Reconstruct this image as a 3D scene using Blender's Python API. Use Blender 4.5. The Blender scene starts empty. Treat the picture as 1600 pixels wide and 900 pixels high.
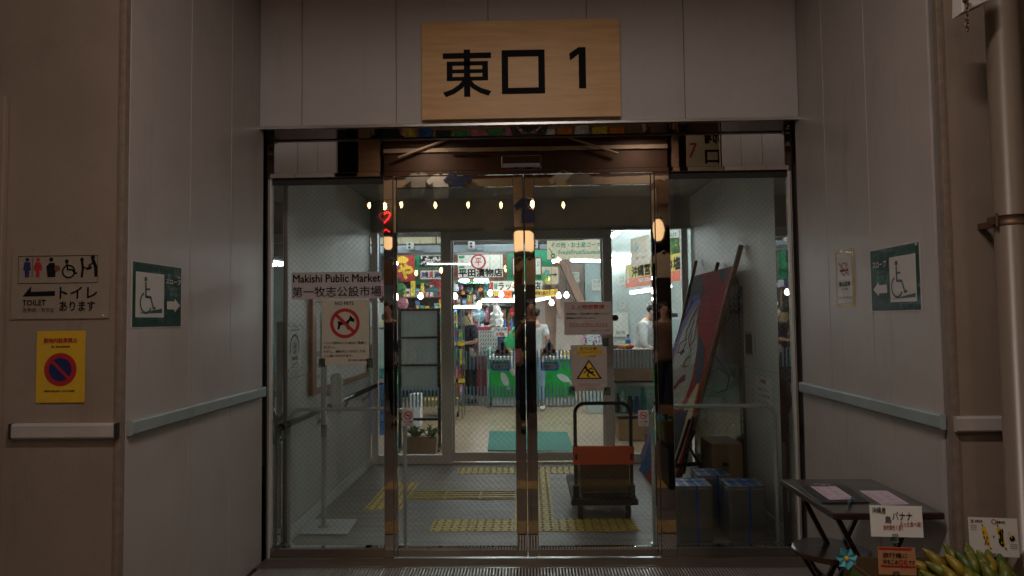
import bpy, math, random
from mathutils import Vector, Matrix, Euler
random.seed(7)
S = bpy.context.scene
COL = S.collection
# ------------------------------------------------------------ camera
FPX = 1067.0
cam_d = bpy.data.cameras.new('camera'); cam = bpy.data.objects.new('camera', cam_d); COL.objects.link(cam)
cam_d.sensor_width = 36.0; cam_d.lens = 36.0 * FPX / 1600.0; cam_d.clip_end = 200; cam_d.clip_start = 0.05
CM = (Matrix.Rotation(math.radians(1.4), 4, 'Z') @ Matrix.Rotation(math.radians(90 + 2.6), 4, 'X') @ Matrix.Rotation(-0.0116, 4, 'Z'))
CM.translation = Vector((0, 0, 1.5))
cam.matrix_world = CM
S.camera = cam
# ------------------------------------------------------------ world, exposure
w = bpy.data.worlds.new('World'); S.world = w; w.use_nodes = True
nt = w.node_tree; bg = nt.nodes['Background']
sky = nt.nodes.new('ShaderNodeTexSky'); sky.sky_type = 'NISHITA'; sky.sun_disc = False
sky.sun_elevation = math.radians(-8); sky.sun_rotation = math.radians(200)
nt.links.new(sky.outputs[0], bg.inputs[0]); bg.inputs[1].default_value = 0.05
S.view_settings.view_transform = 'Standard'; S.view_settings.look = 'None'
S.view_settings.exposure = 0; S.view_settings.gamma = 1
cy = S.cycles
cy.max_bounces = 7; cy.diffuse_bounces = 3; cy.glossy_bounces = 4; cy.transmission_bounces = 6; cy.transparent_max_bounces = 24
cy.sample_clamp_indirect = 2.0; cy.caustics_refractive = False; cy.caustics_reflective = True; cy.blur_glossy = 0.5
cy.use_denoising = True

def P(px, py, Y=None, X=None, Z=None, Ym=None):
    """world point on a plane seen at the measured place (Ym: via the mirror plane of the entrance)"""
    d = CM.to_3x3() @ Vector(((px - 800) / FPX, -(py - 450) / FPX, -1.0)); o = Vector((0, 0, 1.5))
    if Ym is not None: Y = 2 * 4.39 - Ym
    if Y is not None: t = Y / d.y
    elif X is not None: t = X / d.x
    else: t = (Z - 1.5) / d.z
    p = o + d * t
    if Ym is not None: p.y = Ym
    return p
def PX(px, Y): return P(px, 500, Y=Y).x
def PZ(py, Y, px=826): return P(px, py, Y=Y).z

# ------------------------------------------------------------ materials
MATS = {}
def lin(c):
    return tuple(((x / 255) / 12.92 if x / 255 <= .04045 else ((x / 255 + .055) / 1.055) ** 2.4) for x in c)
def mat(name, col, rough=.6, metal=0, var=.12, scale=6, bump=0, bscale=40, coat=0, emit=0, spec=.5, stretch=(1, 1, 1), ecol=None, dirt=0):
    if name in MATS: return MATS[name]
    m = bpy.data.materials.new(name); m.use_nodes = True; MATS[name] = m
    n = m.node_tree; b = n.nodes['Principled BSDF']; L = n.links
    col = tuple(col)
    tc = n.nodes.new('ShaderNodeTexCoord'); mp = n.nodes.new('ShaderNodeMapping'); mp.inputs['Scale'].default_value = stretch
    L.new(tc.outputs['Object'], mp.inputs[0])
    if var:
        no = n.nodes.new('ShaderNodeTexNoise'); no.inputs['Scale'].default_value = scale; no.inputs['Detail'].default_value = 6; no.inputs['Roughness'].default_value = .62
        L.new(mp.outputs[0], no.inputs['Vector'])
        r = n.nodes.new('ShaderNodeValToRGB'); r.color_ramp.elements[0].position = .3; r.color_ramp.elements[1].position = .72
        r.color_ramp.elements[0].color = (*[x * (1 - var) for x in col], 1); r.color_ramp.elements[1].color = (*[min(1, x * (1 + var)) for x in col], 1)
        L.new(no.outputs[0], r.inputs[0]); base = r.outputs[0]
        if dirt:
            # streaks, scuffs and specks, each with a shape of its own
            for sc_, st_, lo, hi, amt in ((9, (1, 1, .12), .56, .75, dirt), (3.5, (1, 1, 1), .58, .8, dirt * .9), (75, (1, 1, 1), .70, .74, dirt * 1.6)):
                m3 = n.nodes.new('ShaderNodeMapping'); m3.inputs['Scale'].default_value = st_; n3 = n.nodes.new('ShaderNodeTexNoise'); n3.inputs['Scale'].default_value = sc_; n3.inputs['Detail'].default_value = 8; n3.inputs['Roughness'].default_value = .7
                r3 = n.nodes.new('ShaderNodeMapRange'); r3.inputs[1].default_value = lo; r3.inputs[2].default_value = hi; r3.inputs[3].default_value = 0; r3.inputs[4].default_value = min(1, amt)
                x3 = n.nodes.new('ShaderNodeMix'); x3.data_type = 'RGBA'; x3.inputs[7].default_value = (*[c * .45 for c in col], 1)
                L.new(tc.outputs['Object'], m3.inputs[0]); L.new(m3.outputs[0], n3.inputs['Vector']); L.new(n3.outputs[0], r3.inputs[0]); L.new(r3.outputs[0], x3.inputs[0]); L.new(base, x3.inputs[6]); base = x3.outputs[2]
        L.new(base, b.inputs['Base Color'])
        mr = n.nodes.new('ShaderNodeMapRange'); mr.inputs[3].default_value = max(0, rough - .08); mr.inputs[4].default_value = min(1, rough + .08)
        L.new(no.outputs[0], mr.inputs[0]); L.new(mr.outputs[0], b.inputs['Roughness'])
    else:
        b.inputs['Base Color'].default_value = (*col, 1); b.inputs['Roughness'].default_value = rough
    b.inputs['Metallic'].default_value = metal; b.inputs['Coat Weight'].default_value = coat; b.inputs['Specular IOR Level'].default_value = spec
    if coat: b.inputs['Coat Roughness'].default_value = .06
    if bump:
        n2 = n.nodes.new('ShaderNodeTexNoise'); n2.inputs['Scale'].default_value = bscale; n2.inputs['Detail'].default_value = 3
        bu = n.nodes.new('ShaderNodeBump'); bu.inputs['Strength'].default_value = bump; bu.inputs['Distance'].default_value = .01
        L.new(mp.outputs[0], n2.inputs['Vector']); L.new(n2.outputs[0], bu.inputs['Height']); L.new(bu.outputs[0], b.inputs['Normal'])
        if coat: L.new(bu.outputs[0], b.inputs['Coat Normal'])
    if emit:
        b.inputs['Emission Color'].default_value = (*(ecol or col), 1); b.inputs['Emission Strength'].default_value = emit
    return m
def film(name, col, rough=.5, cw=.55):
    """paper under crumpled clear laminate: matt print with a wavy glossy coat"""
    if name in MATS: return MATS[name]
    m = mat(name, col, rough, var=.05, scale=20); n = m.node_tree; L = n.links; b = n.nodes['Principled BSDF']
    b.inputs['Coat Weight'].default_value = cw; b.inputs['Coat Roughness'].default_value = .03; b.inputs['Coat IOR'].default_value = 1.5; b.inputs['Specular IOR Level'].default_value = .15
    tc = n.nodes.new('ShaderNodeTexCoord')
    mu = n.nodes.new('ShaderNodeTexMusgrave') if hasattr(bpy.types, 'ShaderNodeTexMusgrave') else n.nodes.new('ShaderNodeTexNoise')
    mu.inputs['Scale'].default_value = 16; mu.inputs['Detail'].default_value = 2.5
    if 'Distortion' in mu.inputs: mu.inputs['Distortion'].default_value = 1.6
    vo = n.nodes.new('ShaderNodeTexVoronoi'); vo.inputs['Scale'].default_value = 22
    ad = n.nodes.new('ShaderNodeMath'); ad.operation = 'MULTIPLY_ADD'; ad.inputs[1].default_value = .8
    L.new(tc.outputs['Object'], mu.inputs['Vector']); L.new(tc.outputs['Object'], vo.inputs['Vector'])
    L.new(vo.outputs['Distance'], ad.inputs[0]); L.new(mu.outputs[0], ad.inputs[2])
    bu = n.nodes.new('ShaderNodeBump'); bu.inputs['Strength'].default_value = .9; bu.inputs['Distance'].default_value = .012
    L.new(ad.outputs[0], bu.inputs['Height']); L.new(bu.outputs[0], b.inputs['Coat Normal'])
    return m
def glass(name, tint, ior, rough=0.0):
    if name in MATS: return MATS[name]
    m = bpy.data.materials.new(name); m.use_nodes = True; MATS[name] = m
    n = m.node_tree; n.nodes.clear(); L = n.links
    o = n.nodes.new('ShaderNodeOutputMaterial'); mx = n.nodes.new('ShaderNodeMixShader')
    t = n.nodes.new('ShaderNodeBsdfTransparent'); t.inputs[0].default_value = (*tint, 1)
    g = n.nodes.new('ShaderNodeBsdfGlossy'); g.inputs['Roughness'].default_value = rough; g.inputs['Color'].default_value = (.9, .95, .92, 1)
    f = n.nodes.new('ShaderNodeFresnel'); f.inputs[0].default_value = ior
    L.new(f.outputs[0], mx.inputs[0]); L.new(t.outputs[0], mx.inputs[1]); L.new(g.outputs[0], mx.inputs[2]); L.new(mx.outputs[0], o.inputs[0])
    return m
def wood(name, c1, c2, rough=.5, stretch=(1, 12, 12), scale=3, coat=0, dirt=0):
    if name in MATS: return MATS[name]
    m = mat(name, c1, rough, var=.1, scale=scale, coat=coat, dirt=dirt); n = m.node_tree
    r = [x for x in n.nodes if x.type == 'VALTORGB'][0]; mp = [x for x in n.nodes if x.type == 'MAPPING'][0]
    mp.inputs['Scale'].default_value = stretch
    r.color_ramp.elements[0].color = (*c2, 1); r.color_ramp.elements[1].color = (*c1, 1)
    e = r.color_ramp.elements.new(.5); e.color = (*[(a + b) / 2 for a, b in zip(c1, c2)], 1)
    return m
def translucent(name, col, f=.6):
    m = bpy.data.materials.new(name); m.use_nodes = True; MATS[name] = m
    n = m.node_tree; n.nodes.clear(); L = n.links; o = n.nodes.new('ShaderNodeOutputMaterial'); mx = n.nodes.new('ShaderNodeMixShader'); mx.inputs[0].default_value = f
    d = n.nodes.new('ShaderNodeBsdfDiffuse'); t = n.nodes.new('ShaderNodeBsdfTranslucent'); d.inputs[0].default_value = (*col, 1); t.inputs[0].default_value = (*col, 1)
    L.new(d.outputs[0], mx.inputs[1]); L.new(t.outputs[0], mx.inputs[2]); L.new(mx.outputs[0], o.inputs[0]); return m
ORD = ('first', 'second', 'third', 'fourth', 'fifth', 'sixth', 'seventh', 'eighth', 'ninth', 'tenth', 'eleventh', 'twelfth', 'thirteenth', 'fourteenth', 'fifteenth', 'sixteenth', 'seventeenth', 'eighteenth', 'nineteenth', 'twentieth', 'twenty-first', 'twenty-second')
M = {}
M['panel'] = mat('panel_enamel', (.47, .415, .395), .42, var=.07, scale=3, bump=.12, bscale=260, dirt=.38)
M['head'] = mat('header_enamel', (.52, .49, .49), .4, var=.05, scale=2, bump=.18, bscale=300, dirt=.2)
M['tan'] = mat('tan_plaster', (.285, .22, .175), .6, var=.10, scale=2.2, bump=.1, bscale=90, dirt=.4)
M['vest'] = mat('vestibule_panel', (.62, .61, .58), .5, var=.08, scale=2, bump=.05, bscale=200, dirt=.35)
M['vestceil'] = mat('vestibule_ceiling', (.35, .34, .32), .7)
M['joint'] = mat('joint_sealant', (.27, .24, .23), .8)
M['bump'] = mat('bumper_vinyl', (.30, .36, .37), .5, var=.1, scale=8)
M['bump2'] = mat('bumper_vinyl_grey', (.44, .40, .39), .5, var=.1, scale=8)
M['chrome'] = mat('mirror_steel', (.56, .54, .52), .02, metal=1, var=0, bump=.02, bscale=4)
M['mirror'] = mat('mirror_panel', (.50, .48, .47), .01, metal=1, var=0, bump=.012, bscale=3)
M['steel'] = mat('brushed_steel', (.42, .41, .40), .3, metal=1, var=.1, stretch=(2, 60, 60))
M['alu'] = mat('grey_aluminium', (.66, .64, .62), .5, metal=.15, var=.06)
M['black'] = mat('black_metal', (.018, .018, .02), .4, var=.2)
M['rubber'] = mat('black_rubber', (.02, .02, .02), .7, var=.2)
M['white'] = mat('white_paint', (.72, .73, .72), .5, var=.05)
M['paper'] = mat('white_paper', (.78, .77, .74), .7, var=.03)
M['ink'] = mat('black_ink', (.010, .010, .012), .7, var=0, spec=.1)
M['grey'] = mat('grey_plastic', (.34, .34, .34), .5)
M['red'] = mat('red_ink', (.45, .02, .02), .6, var=0)
M['yellow'] = mat('yellow_print', (.70, .47, .03), .6, var=.05)
M['blue'] = mat('blue_ink', (.02, .04, .25), .6, var=0)
M['green'] = mat('green_print', (.01, .20, .12), .6, var=.05)
M['glass'] = glass('wired_pane_glass', (.97, .967, .957), 1.6)
M['glass2'] = glass('inner_pane_glass', (.985, .988, .982), 1.4)
M['glass3'] = glass('case_glass', (.85, .95, .93), 1.45)
M['wire'] = mat('pane_wire', (.22, .22, .20), .4, metal=.6, var=0)
M['tact'] = mat('tactile_yellow', (.86, .64, .16), .55, var=.2, scale=12, bump=.1)
M['dot'] = mat('tactile_dot_worn', (.42, .26, .06), .6, var=.2)
M['cover'] = wood('wood_print', lin((232, 190, 134)), lin((208, 158, 102)), .45, stretch=(1.2, 14, 14), scale=2.2)
M['darkwood'] = wood('dark_wood', (.045, .022, .015), (.022, .012, .009), .4, stretch=(2, 20, 20), coat=.2)
M['card'] = mat('brown_cardboard', (.27, .165, .08), .8, var=.12, scale=5, bump=.1)
M['brown'] = mat('brown_board', (.16, .09, .05), .6, var=.2)
M['tin'] = mat('dull_tinplate', (.30, .30, .29), .45, metal=.75, var=.15, scale=4)
M['strap'] = mat('blue_strap', (.01, .10, .55), .35, var=0)
M['orange'] = mat('orange_plastic', (.80, .11, .015), .45, var=.08)
M['leaf'] = mat('leaf_green', (.06, .14, .04), .5, var=.4, scale=14)
M['skin'] = mat('skin', (.45, .26, .18), .55, var=.08)
M['hair'] = mat('dark_hair', (.015, .012, .012), .45, var=.3)
M['blond'] = mat('blond_hair', (.55, .42, .25), .5, var=.2, scale=30)

# ------------------------------------------------------------ mesh builder
WM = {}
class MB:
    def __init__(s): s.v = []; s.f = []
    def quad(s, a, b, c, d): return s.ngon([a, b, c, d])
    def ngon(s, pts):
        k = len(s.v); s.v += [Vector(p) for p in pts]; s.f.append(list(range(k, k + len(pts)))); return s
    def box(s, x0, x1, y0, y1, z0, z1, R=None):
        if x0 > x1: x0, x1 = x1, x0
        if y0 > y1: y0, y1 = y1, y0
        if z0 > z1: z0, z1 = z1, z0
        k = len(s.v)
        pts = [Vector((x, y, z)) for z in (z0, z1) for y in (y0, y1) for x in (x0, x1)]
        if R: pts = [R @ p for p in pts]
        s.v += pts
        s.f += [[k, k + 2, k + 3, k + 1], [k + 4, k + 5, k + 7, k + 6], [k, k + 1, k + 5, k + 4], [k + 2, k + 6, k + 7, k + 3], [k, k + 4, k + 6, k + 2], [k + 1, k + 3, k + 7, k + 5]]
        return s
    def prism(s, pts, ext):
        k = len(s.v); n = len(pts); ext = Vector(ext)
        s.v += [Vector(p) for p in pts] + [Vector(p) + ext for p in pts]
        s.f.append(list(range(k, k + n))[::-1]); s.f.append(list(range(k + n, k + 2 * n)))
        for i in range(n): s.f.append([k + i, k + (i + 1) % n, k + n + (i + 1) % n, k + n + i])
        return s
    def tube(s, path, r, n=8, cap=True, closed=False):
        path = [Vector(p) for p in path]; k = len(s.v); m = len(path); up = None
        rr = r if isinstance(r, (list, tuple)) else [r] * m
        for i, p in enumerate(path):
            if closed: t = (path[(i + 1) % m] - path[i - 1])
            else: t = path[min(i + 1, m - 1)] - path[max(i - 1, 0)]
            t = t.normalized() if t.length > 1e-9 else Vector((0, 0, 1))
            if up is None:
                up = Vector((0, 0, 1)) if abs(t.z) < .9 else Vector((1, 0, 0))
            a = t.cross(up)
            if a.length < 1e-6: a = t.orthogonal()
            a.normalize(); b = a.cross(t).normalized(); up = b
            for j in range(n):
                th = 2 * math.pi * (j + .5) / n
                s.v.append(p + (a * math.cos(th) + b * math.sin(th)) * rr[i])
        for i in range(m if closed else m - 1):
            i2 = (i + 1) % m
            for j in range(n):
                s.f.append([k + i * n + j, k + i * n + (j + 1) % n, k + i2 * n + (j + 1) % n, k + i2 * n + j])
        if cap and not closed:
            s.f.append([k + j for j in range(n)]); s.f.append([k + (m - 1) * n + j for j in range(n)][::-1])
        return s
    def bar(s, a, b, w, h=None):
        return s.tube([a, b], w * .7071, 4)
    def ell(s, c, rx, ry=None, rz=None, nu=12, nv=8):
        ry = ry or rx; rz = rz or rx; c = Vector(c); k = len(s.v)
        s.v.append(c + Vector((0, 0, rz)))
        for i in range(1, nv):
            a = math.pi * i / nv
            for j in range(nu):
                b = 2 * math.pi * j / nu
                s.v.append(c + Vector((rx * math.sin(a) * math.cos(b), ry * math.sin(a) * math.sin(b), rz * math.cos(a))))
        s.v.append(c + Vector((0, 0, -rz)))
        for j in range(nu): s.f.append([k, k + 1 + j, k + 1 + (j + 1) % nu])
        for i in range(nv - 2):
            for j in range(nu):
                a = k + 1 + i * nu
                s.f.append([a + j, a + nu + j, a + nu + (j + 1) % nu, a + (j + 1) % nu])
        l = len(s.v) - 1; a = k + 1 + (nv - 2) * nu
        for j in range(nu): s.f.append([l, a + (j + 1) % nu, a + j])
        return s
    def lathe(s, c, prof, n=16, axis='z'):
        k = len(s.v); c = Vector(c)
        for r, h in prof:
            for j in range(n):
                t = 2 * math.pi * j / n
                d = (r * math.cos(t), r * math.sin(t), h)
                if axis == 'y': d = (d[0], d[2], d[1])
                if axis == 'x': d = (d[2], d[0], d[1])
                s.v.append(c + Vector(d))
        for i in range(len(prof) - 1):
            for j in range(n): s.f.append([k + i * n + j, k + i * n + (j + 1) % n, k + (i + 1) * n + (j + 1) % n, k + (i + 1) * n + j])
        s.f.append([k + j for j in range(n)][::-1]); s.f.append([k + (len(prof) - 1) * n + j for j in range(n)])
        return s
    def build(s, name, m, parent=None, local=False, smooth=False, bevel=0, kind=None):
        me = bpy.data.meshes.new(name)
        inv = None if (local or parent is None) else WM[parent].inverted()
        me.from_pydata([tuple(inv @ v) if inv else tuple(v) for v in s.v], [], s.f)
        me.materials.append(M[m] if isinstance(m, str) else m)
        if smooth: me.shade_smooth()
        me.update()
        return link(name, me, parent, bevel, kind)
def link(name, me, parent=None, bevel=0, kind=None):
    o = bpy.data.objects.new(name, me); COL.objects.link(o)
    if parent: o.parent = parent; WM[o] = WM[parent]
    else: WM[o] = Matrix.Identity(4)
    if bevel:
        b = o.modifiers.new('bevel', 'BEVEL'); b.width = bevel; b.segments = 2; b.limit_method = 'ANGLE'
    if kind: o['kind'] = kind
    return o
def tag(o, label, cat, group=None, kind=None):
    o['label'] = label; o['category'] = cat
    if group: o['group'] = group
    if kind: o['kind'] = kind
    return o
def thing(name, label, cat, loc=(0, 0, 0), group=None, rot=None):
    o = bpy.data.objects.new(name, None); COL.objects.link(o); o.empty_display_size = .1
    m = Matrix.Translation(Vector(loc)) @ (rot.to_4x4() if rot else Matrix.Identity(4))
    o.matrix_world = m; WM[o] = m
    return tag(o, label, cat, group)
def copy_thing(o, loc, label, rz=0, parent=None):
    """copy a thing (origin at its empty) with its parts and sub-parts"""
    c = o.copy(); COL.objects.link(c); c.location = loc
    if rz: c.rotation_euler = (0, 0, rz)
    c['label'] = label
    for ch in list(o.children):
        d = ch.copy(); COL.objects.link(d); d.parent = c
        for g in list(ch.children):
            e = g.copy(); COL.objects.link(e); e.parent = d
    return c
# ------------------------------------------------------------ lettering
_T = {}
def text_geo(t, bold):
    key = (t, bold)
    if key in _T: return _T[key]
    c = bpy.data.curves.new('lettering', 'FONT'); c.body = t; c.resolution_u = 2; c.offset = bold
    o = bpy.data.objects.new('lettering', c); COL.objects.link(o)
    bpy.context.view_layer.update()
    me = o.to_mesh(); vs = [v.co.copy() for v in me.vertices]; fs = [list(p.vertices) for p in me.polygons]
    o.to_mesh_clear(); bpy.data.objects.remove(o); bpy.data.curves.remove(c)
    if not vs: vs = [Vector((0, 0, 0)), Vector((1, 0, 0)), Vector((0, 1, 0))]
    x0 = min(v.x for v in vs); x1 = max(v.x for v in vs); y0 = min(v.y for v in vs); y1 = max(v.y for v in vs)
    vs = [((v.x - x0) / max(1e-6, x1 - x0), (v.y - y0) / max(1e-6, y1 - y0)) for v in vs]
    _T[key] = (vs, fs); return _T[key]
def crumple(mb, amt, seed=1):
    r_ = random.Random(seed)
    for v in mb.v: v += Vector((r_.uniform(-amt, amt), r_.uniform(-amt, amt), r_.uniform(-amt, amt)))
    return mb
class Sign:
    """a flat sheet or board with its own local frame: x right, y up, z out of the face; print sits a hair proud"""
    def __init__(s, name, label, cat, o, ux, w, h, th=.003, base='paper', group=None, up=(0, 0, 1), panel='sheet', bevel=0, parent=None):
        ux = Vector(ux).normalized(); uy = Vector(up).normalized(); n = ux.cross(uy).normalized()
        R = Matrix((ux, uy, n)).transposed()
        s.w, s.h, s.th = w, h, th; s.z = th
        if parent is None: s.t = thing(name, label, cat, o, group, R)
        else:
            s.t = bpy.data.objects.new(name, None); COL.objects.link(s.t)
        s.L = {}
        s.t_panel = MB().box(0, w, 0, h, 0, th).build(panel, base, s.t, local=True, bevel=bevel)
        s.layer = 0
    def mb(s, m, name='lettering'):
        k = (m, name)
        if k not in s.L: s.L[k] = MB()
        return s.L[k]
    def q(s, u, v, dz=0): return Vector((u * s.w, (1 - v) * s.h, s.z + .0012 + dz))
    def text(s, t, u0, v0, u1, v1, m='ink', bold=.0, dz=.0006, name='lettering'):
        vs, fs = text_geo(t, 0); mb = s.mb(m, name)
        sh = bold * (v1 - v0) * s.h * 1.6
        for i, (du, dv) in enumerate([(0, 0)] if not bold else [(-sh, 0), (sh, 0), (0, sh), (0, -sh)]):
            k = len(mb.v)
            for x, y in vs: mb.v.append(s.q(u0 + x * (u1 - u0), v1 + y * (v0 - v1), dz + .0002 * i) + Vector((du, dv, 0)))
            mb.f += [[k + j for j in f] for f in fs]
        return s
    def rect(s, u0, v0, u1, v1, m, name='print', dz=0):
        s.mb(m, name).ngon([s.q(u0, v1, dz), s.q(u1, v1, dz), s.q(u1, v0, dz), s.q(u0, v0, dz)]); return s
    def poly(s, pts, m, name='print', dz=0):
        s.mb(m, name).ngon([s.q(u, v, dz) for u, v in pts]); return s
    def disc(s, u, v, r, m, name='print', dz=0, n=28, ry=None):
        s.mb(m, name).ngon([s.q(u, v, dz) + Vector((r * math.cos(2 * math.pi * i / n), (ry or r) * math.sin(2 * math.pi * i / n), 0)) for i in range(n)]); return s
    def ring(s, u, v, r0, r1, m, name='print', dz=0, n=32, a0=0, a1=360):
        mb = s.mb(m, name)
        for i in range(n):
            a = math.radians(a0 + (a1 - a0) * i / n); b = math.radians(a0 + (a1 - a0) * (i + 1) / n); c = s.q(u, v, dz)
            e = lambda r, t: c + Vector((r * math.cos(t), r * math.sin(t), 0))
            mb.ngon([e(r0, a), e(r1, a), e(r1, b), e(r0, b)])
        return s
    def line(s, pts, wd, m, name='print', dz=0):
        mb = s.mb(m, name); P2 = [s.q(u, v, dz) for u, v in pts]
        for a, b in zip(P2, P2[1:]):
            d = (b - a); 
            if d.length < 1e-6: continue
            d.normalize(); nn = Vector((-d.y, d.x, 0)) * wd / 2
            e = d * wd * .25
            mb.ngon([a - nn - e, b - nn + e, b + nn + e, a + nn - e])
        return s
    def done(s):
        for (m, name), mb in s.L.items(): mb.build(name, m, s.t, local=True, kind='stuff' if len(mb.f) > 1 else None)
        return s.t
# ============================================================ SETTING
XL, XR = -1.69, 1.69          # faces of the recess
YF, YH, YD, YI = 2.80, 4.23, 4.39, 7.20
def struct(name, mb, m, parent=None, **k):
    o = mb.build(name, m, parent, **k)
    if parent is None: o['kind'] = 'structure'
    return o
M['street'] = mat('street_floor', (.11, .085, .07), .38, var=.25, scale=5, bump=.15, bscale=84)
M['streetjoint'] = mat('street_joint', (.05, .04, .035), .8)
M['vinyl'] = wood('vestibule_vinyl', (.44, .40, .35), (.24, .225, .205), .5, stretch=(.6, 5, 1), scale=3.2, dirt=.35)
M['tile'] = mat('market_floor', (.34, .26, .175), .3, var=.12, scale=2.5, bump=.02)
M['sill'] = mat('sill_stone', (.10, .078, .062), .4, var=.2, scale=9)
street = struct('street', MB().box(-9, 9, -9, 3.87, -.2, -.004), 'streetjoint')
M['tact_dark'] = mat('tactile_dark_orange', (.34, .20, .05), .6, var=.25, scale=12)  # darker, browner orange than the vestibule tiles
sm = []
for i in range(-12, 12):
    for j in range(-14, 7):
        x = i * .6; y = j * .6 - .41
        if y > 3.7: continue
        y1 = min(y + .596, 3.868)
        m = MB().box(x + .002, x + .598, y, y1, -.0035, 0)
        if abs(x) < 2 and y > 0: m.build('paver', 'street', street)
        else: sm.append((x, y, y1))
mm = MB()
for x, y, y1 in sm: mm.box(x + .002, x + .598, y, y1, -.0035, 0)
mm.build('paver_field', 'street', street, kind='stuff')
vf = struct('vestibule_floor', MB().box(-1.7, 1.7, 4.46, 7.16, -.2, 0), 'vinyl')
mf = struct('market_floor', MB().box(-7, 7, 7.16, 19, -.2, -.003), 'tile')
# tactile tiles, each its own piece with its studs or bars
def tact(x, y, kind, parent, z=0, base='tact'):
    o = MB().box(x + .002, x + .298, y + .002, y + .298, z, z + .004).build('tactile_tile', base, parent, bevel=.0015)
    mb = MB()
    if kind == 'dot':
        for i in range(5):
            for j in range(5): mb.lathe((x + .03 + i * .06, y + .03 + j * .06, z + .004), [(.012, 0), (.009, .004)], 8)
    elif kind == 'barx':
        for j in range(4): mb.box(x + .012, x + .288, y + .026 + j * .072, y + .052 + j * .072, z + .004, z + .009)
    mb.build('stud' if kind == 'dot' else 'guide_bar', 'dot' if kind == 'dot' else 'tactbar', o)
M['tactbar'] = mat('tactile_bar', (.62, .44, .12), .5, var=.2)
for i in range(5):
    tact(-.73 + .3 * i, 4.89, 'dot', vf); tact(-.73 + .3 * i, 6.685, 'dot', vf)
for j in range(5): tact(-.13, 5.19 + .299 * j, 'dot', vf)
for i in range(3): tact(-1.03 + .3 * i, 5.755, 'barx', vf)
for j in range(3): tact(-1.332, 5.455 + .3 * j, 'dot', vf)
for i in range(9): tact(-1.33 + .3 * i, 3.555, 'dot', street, .0, 'tact_dark')
for i in range(9): tact(-1.33 + .3 * i, 2.3, 'dot', street, .0, 'tact_dark')

# threshold sill and drain gratings
sill = struct('threshold_sill', MB().box(XL, XR, 4.197, 4.34, -.2, .004), 'sill', bevel=.004)
struct('door_track', MB().box(XL, XR, 4.343, 4.46, -.2, .002), 'steel')
g = thing('drain_grating', 'long steel bar drain grating set in the ground in front of the doors', 'grating', (0, 4.03, 0))
MB().box(XL, XR, 3.87, 4.197, -.2, -.035).build('drain_channel', 'black', g)
mb = MB()
M['galv'] = mat('galvanised_bar', (.55, .52, .50), .4, metal=.5)
n = 0; x = -1.66
while x < 1.67:
    mb.box(x, x + .009, 3.885, 4.182, -.025, .001); x += .019
mb.build('grating_bar', 'galv', g, kind='stuff')
fr = MB()
for y in (3.875, 4.184): fr.box(XL + .01, XR - .01, y, y + .01, -.03, .002)
fr.build('grating_frame', 'steel', g)

# recess side walls: metal panels, each its own piece, over a dark backing
def side_wall(sx, ys, name):
    X = XL if sx < 0 else XR
    core = MB()
    x0, x1 = (X - .9, X - .012) if sx < 0 else (X + .012, X + .9)
    core.box(x0, x1, 2.83, 4.30, -.2, 5.0)
    wall = core.build(name, 'joint'); tag(wall, 'pale metal-panelled side wall %s of the doorway recess' % ('left' if sx < 0 else 'right'), 'wall')
    for a, b in zip(ys, ys[1:]):
        xa, xb = (X - .012, X) if sx < 0 else (X, X + .012)
        MB().box(xa, xb, a + .0025, b - .0025, 0, 4.9).build('wall_panel', 'panel', wall, bevel=.0025)
    return wall
wl = side_wall(-1, [2.835, 3.36, 3.83, 4.30], 'side_wall'); wr = side_wall(1, [2.865, 3.40, 3.88, 4.30], 'side_wall')
M['frontplinth'] = mat('corner_bead', (.24, .18, .14), .6, var=.2, scale=30)
def front_wall(sx, name):
    X = XL if sx < 0 else XR
    a, b = (-9, X - .03) if sx < 0 else (X + .03, 9)
    wall = MB().box(a, b, YF, 3.1, -.2, 5.0).build(name, 'tan'); tag(wall, 'tan plastered front wall %s of the doorway' % ('left' if sx < 0 else 'right'), 'wall')
    c = MB()
    e0, e1 = (X - .028, X + .001) if sx < 0 else (X - .001, X + .028)
    c.box(e0, e1, YF - .004, YF + .03, -.1, 5.0)
    c.box(e0 + .01 * (1 if sx < 0 else 0), e1 - .01 * (0 if sx < 0 else 1), YF - .008, YF - .004, -.1, 5.0)
    c.build('corner_bead', 'frontplinth', wall, bevel=.003)
    if sx < 0:
        MB().box(-2.4, -2.185, YF - .03, YF - .002, -.1, 2.46).build('pilaster', 'tan', wall, bevel=.004)
    return wall
fl = front_wall(-1, 'front_wall'); frw = front_wall(1, 'front_wall')

# bumper rails
def bumper(label, segs, grp='bumper rails round the walls'):
    t = thing('bumper_rail', label, 'bumper rail', segs[0][0], grp)
    for p, q, m, out in segs:
        p = Vector(p); q = Vector(q); o = Vector(out)
        for nm, z0, z1, th, mt in (('rail', 1.03, 1.092, .028, m),):
            pts = [p + o * .001, p + o * th * .8, p + o * th, p + o * th, p + o * th * .8, p + o * .001]
            zs = [z0, z0, z0 + .008, z1 - .008, z1, z1]
            MB().prism([Vector((a.x, a.y, z)) for a, z in zip(pts, zs)], q - p).build(nm, mt, t)
        d = (q - p).normalized()
    return t
bumper('blue-grey bumper rail along the left side wall of the doorway', [((XL, 2.84, 1), (XL, 3.355, 1), 'bump', (1, 0, 0)), ((XL, 3.360, 1), (XL, 4.29, 1), 'bump', (1, 0, 0))])
bumper('blue-grey bumper rail along the right side wall of the doorway', [((XR, 2.84, 1), (XR, 3.397, 1), 'bump', (-1, 0, 0)), ((XR, 3.402, 1), (XR, 4.29, 1), 'bump', (-1, 0, 0))])
t = bumper('pinkish grey bumper rail on the tan wall under the yellow notice', [((-2.13, YF, 1), (-1.705, YF, 1), 'bump2', (0, -1, 0))])
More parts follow.
